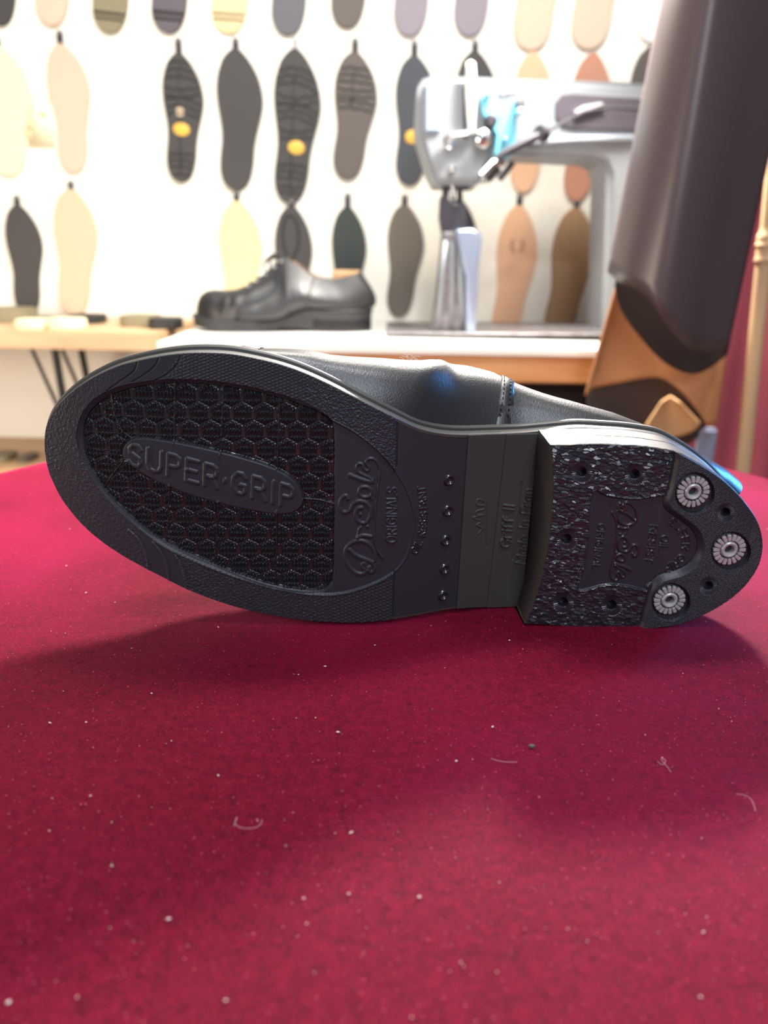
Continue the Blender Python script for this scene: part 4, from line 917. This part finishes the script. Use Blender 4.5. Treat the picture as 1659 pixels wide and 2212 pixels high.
po = mpoly('post', [(958,500),(1000,498),(1006,560),(1010,640),(1016,724),(930,724),(944,640),(952,560)], YH-.03, YH+.03, M['wornsteel'], bev=.003)
mpoly('post_head', [(952,425),(965,418),(975,440),(985,450),(1000,432),(1008,450),(1012,498),(1000,512),(958,512),(950,470)], YH-.02, YH+.025, M['mdark'], bev=.002)
bmo('post_rib', joinbm(tube([mp(962, 520, YH-.032), mp(952, 640, YH-.032), mp(945, 718, YH-.032)], .004, 8), tube([mp(978, 520, YH-.032), mp(975, 718, YH-.032)], .003, 8), tube([mp(993, 520, YH-.032), mp(1000, 718, YH-.032)], .0045, 8)), M['mpaint'], po, auto=0)
M['bluesteel'] = mat('bluish_steel', (.45, .52, .66), .28, .8)
mpoly('roller_guide', [(986,494),(1020,492),(1038,502),(1042,520),(1036,560),(1032,640),(1026,722),(1008,722),(1006,600),(998,560),(988,520)], YH-.055, YH-.02, M['bluesteel'], bev=.004)
bp = mpoly('bed_plate', [(835,718),(1436,721),(1436,727),(835,724)], YH-.06, YH+.16, M['wornsteel'], bev=.001)
bp.location.z -= 0
sc = bmo('flat_tool', joinbm(tube([at_y(1032, 716, 1.43), at_y(1080, 714, 1.44), at_y(1105, 717, 1.45)], .003, 6)), M['mdark']); tag(sc, 'thin dark tool lying behind the post of the sewing machine', 'tool')

# ------------------------------------------------------------------ hanging hides at the right
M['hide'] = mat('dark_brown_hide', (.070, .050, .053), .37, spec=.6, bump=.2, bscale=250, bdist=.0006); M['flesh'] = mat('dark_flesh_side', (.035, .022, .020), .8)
M['tanhide'] = mat('orange_tan_hide', (.66, .30, .13), .6, noise=.2, nscale=7); M['tanpale'] = mat('pale_tan_suede', (.64, .37, .17), .75)
def hide(name, tops, bots, Y, depth, m, label, cat='leather hide', n=36, rows_=30, th=.0025, wav=0.):
    s = np.linspace(0, 1, n); T = np.array(tops, float); B = catmull(bots, 8); bs = np.linspace(0, 1, len(B)); V = []
    for r in np.linspace(0, 1, rows_):
        row = []
        for k in s:
            tx = np.interp(k, np.linspace(0, 1, len(T)), T[:, 0]); ty = np.interp(k, np.linspace(0, 1, len(T)), T[:, 1]); bx_ = np.interp(k, bs, B[:, 0]); by_ = np.interp(k, bs, B[:, 1])
            row.append(at_y(tx+(bx_-tx)*r, ty+(by_-ty)*r, Y+depth(k, r)))
        V.append(row)
    v, f = grid(V); o = mesh(name, v, f, m); sm = o.modifiers.new('thickness', 'SOLIDIFY'); sm.thickness = th; sm.offset = 1
    tag(o, label, cat); return o
YK = .93
hide('leather_hide', [(1497,-330),(1600,-330),(1800,-330)], [(1316,588),(1345,612),(1398,642),(1438,698),(1475,742),(1505,758),(1568,764)], YK,
     lambda k, r: .085*max(0, 1-k/.52)**2.1+.10*max(0, k-.35)**2+.002*math.sin(k*5+r*3)*r, M['hide'], 'large dark brown hide with a soft sheen hanging at the upper right')
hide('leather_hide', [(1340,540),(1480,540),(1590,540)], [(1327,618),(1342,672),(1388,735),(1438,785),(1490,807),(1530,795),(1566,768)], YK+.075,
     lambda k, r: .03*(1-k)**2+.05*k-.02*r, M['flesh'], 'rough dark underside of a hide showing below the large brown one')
hide('leather_hide', [(1350,540),(1480,540),(1600,540)], [(1262,855),(1278,838),(1335,827),(1405,815),(1440,822),(1475,850),(1505,885),(1530,920),(1545,915)], YK+.125,
     lambda k, r: .02*math.sin(k*5+1)*r+.04*k, M['tanhide'], 'orange tan hide hanging below the dark brown ones')
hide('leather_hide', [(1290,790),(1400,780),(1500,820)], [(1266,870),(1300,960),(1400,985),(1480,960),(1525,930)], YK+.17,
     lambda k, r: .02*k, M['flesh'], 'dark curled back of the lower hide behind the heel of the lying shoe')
hide('leather_hide', [(1428,866),(1448,853),(1470,868)], [(1392,920),(1430,945),(1465,942),(1498,930),(1514,914)], YK+.15,
     lambda k, r: .01*math.sin(k*4), M['tanpale'], 'pale tan suede flap at the bottom of the hanging hides', rows_=12, n=16)
rl = bmo('hanging_rail', tube([(.30, 1.06, .86), (1.2, 1.06, .86)], .012, 12), M['black_metal']); tag(rl, 'black rail above the view that carries the hides', 'rail')
q = at_y(1515, 940, 1.14); gb = bmo('grey_cloth', box(q[0]-.014, q[0]+.012, 1.11, 1.125, q[2]-.05, q[2]+.016, .004, 3), mat('blue_grey_cloth', (.22, .25, .36), .7)); tag(gb, 'blue grey scrap hanging under the tan hide beside the wine red curtain', 'cloth scrap')
# wine red curtain
V = []
p0 = at_y(1500, 800, 1.30)[0]
for z in np.linspace(ZF, .95, 12):
    V.append([(p0+.9*k, 1.30+.010*math.sin(k*30)+.006*math.sin(k*71+1)-.12*k, z) for k in np.linspace(0, 1, 90)])
v, f = grid(V); cu = mesh('curtain', v, f, mat('wine_red_cloth', (.22, .030, .050), .75, bump=.2, bscale=600, noise=.25, nscale=5)); sm = cu.modifiers.new('thickness', 'SOLIDIFY'); sm.thickness = .003
tag(cu, 'wine red cloth hanging at the right edge behind the wooden pole', 'curtain')
# wooden pole
a = at_y(1664, 420, 1.05); b = at_y(1606, 1000, 1.05); d = (b-a); L = np.linalg.norm(d); prof = []
for t in np.linspace(-.25, 1.9, 260):
    y = 420+580*t; r = 15.5 if y > 560 else 13
    for c_, w_, h_ in ((505, 10, 5), (520, 6, 6), (548, 6, 6), (556, 4, 4)): r += h_*math.exp(-((y-c_)/w_)**2)
    if 525 < y < 545: r = 17
    prof.append((a+d*t, r*1.05/FPX))
prof = [p for p in prof if p[0][2] > ZF+.002]
pl = bmo('turned_pole', tube([p[0] for p in prof], [p[1] for p in prof], 20), wood('pale_turned_wood', (.52, .33, .17), (.66, .46, .27), 4, 2)); tag(pl, 'pale turned wooden pole leaning at the right edge in front of the red cloth', 'pole')
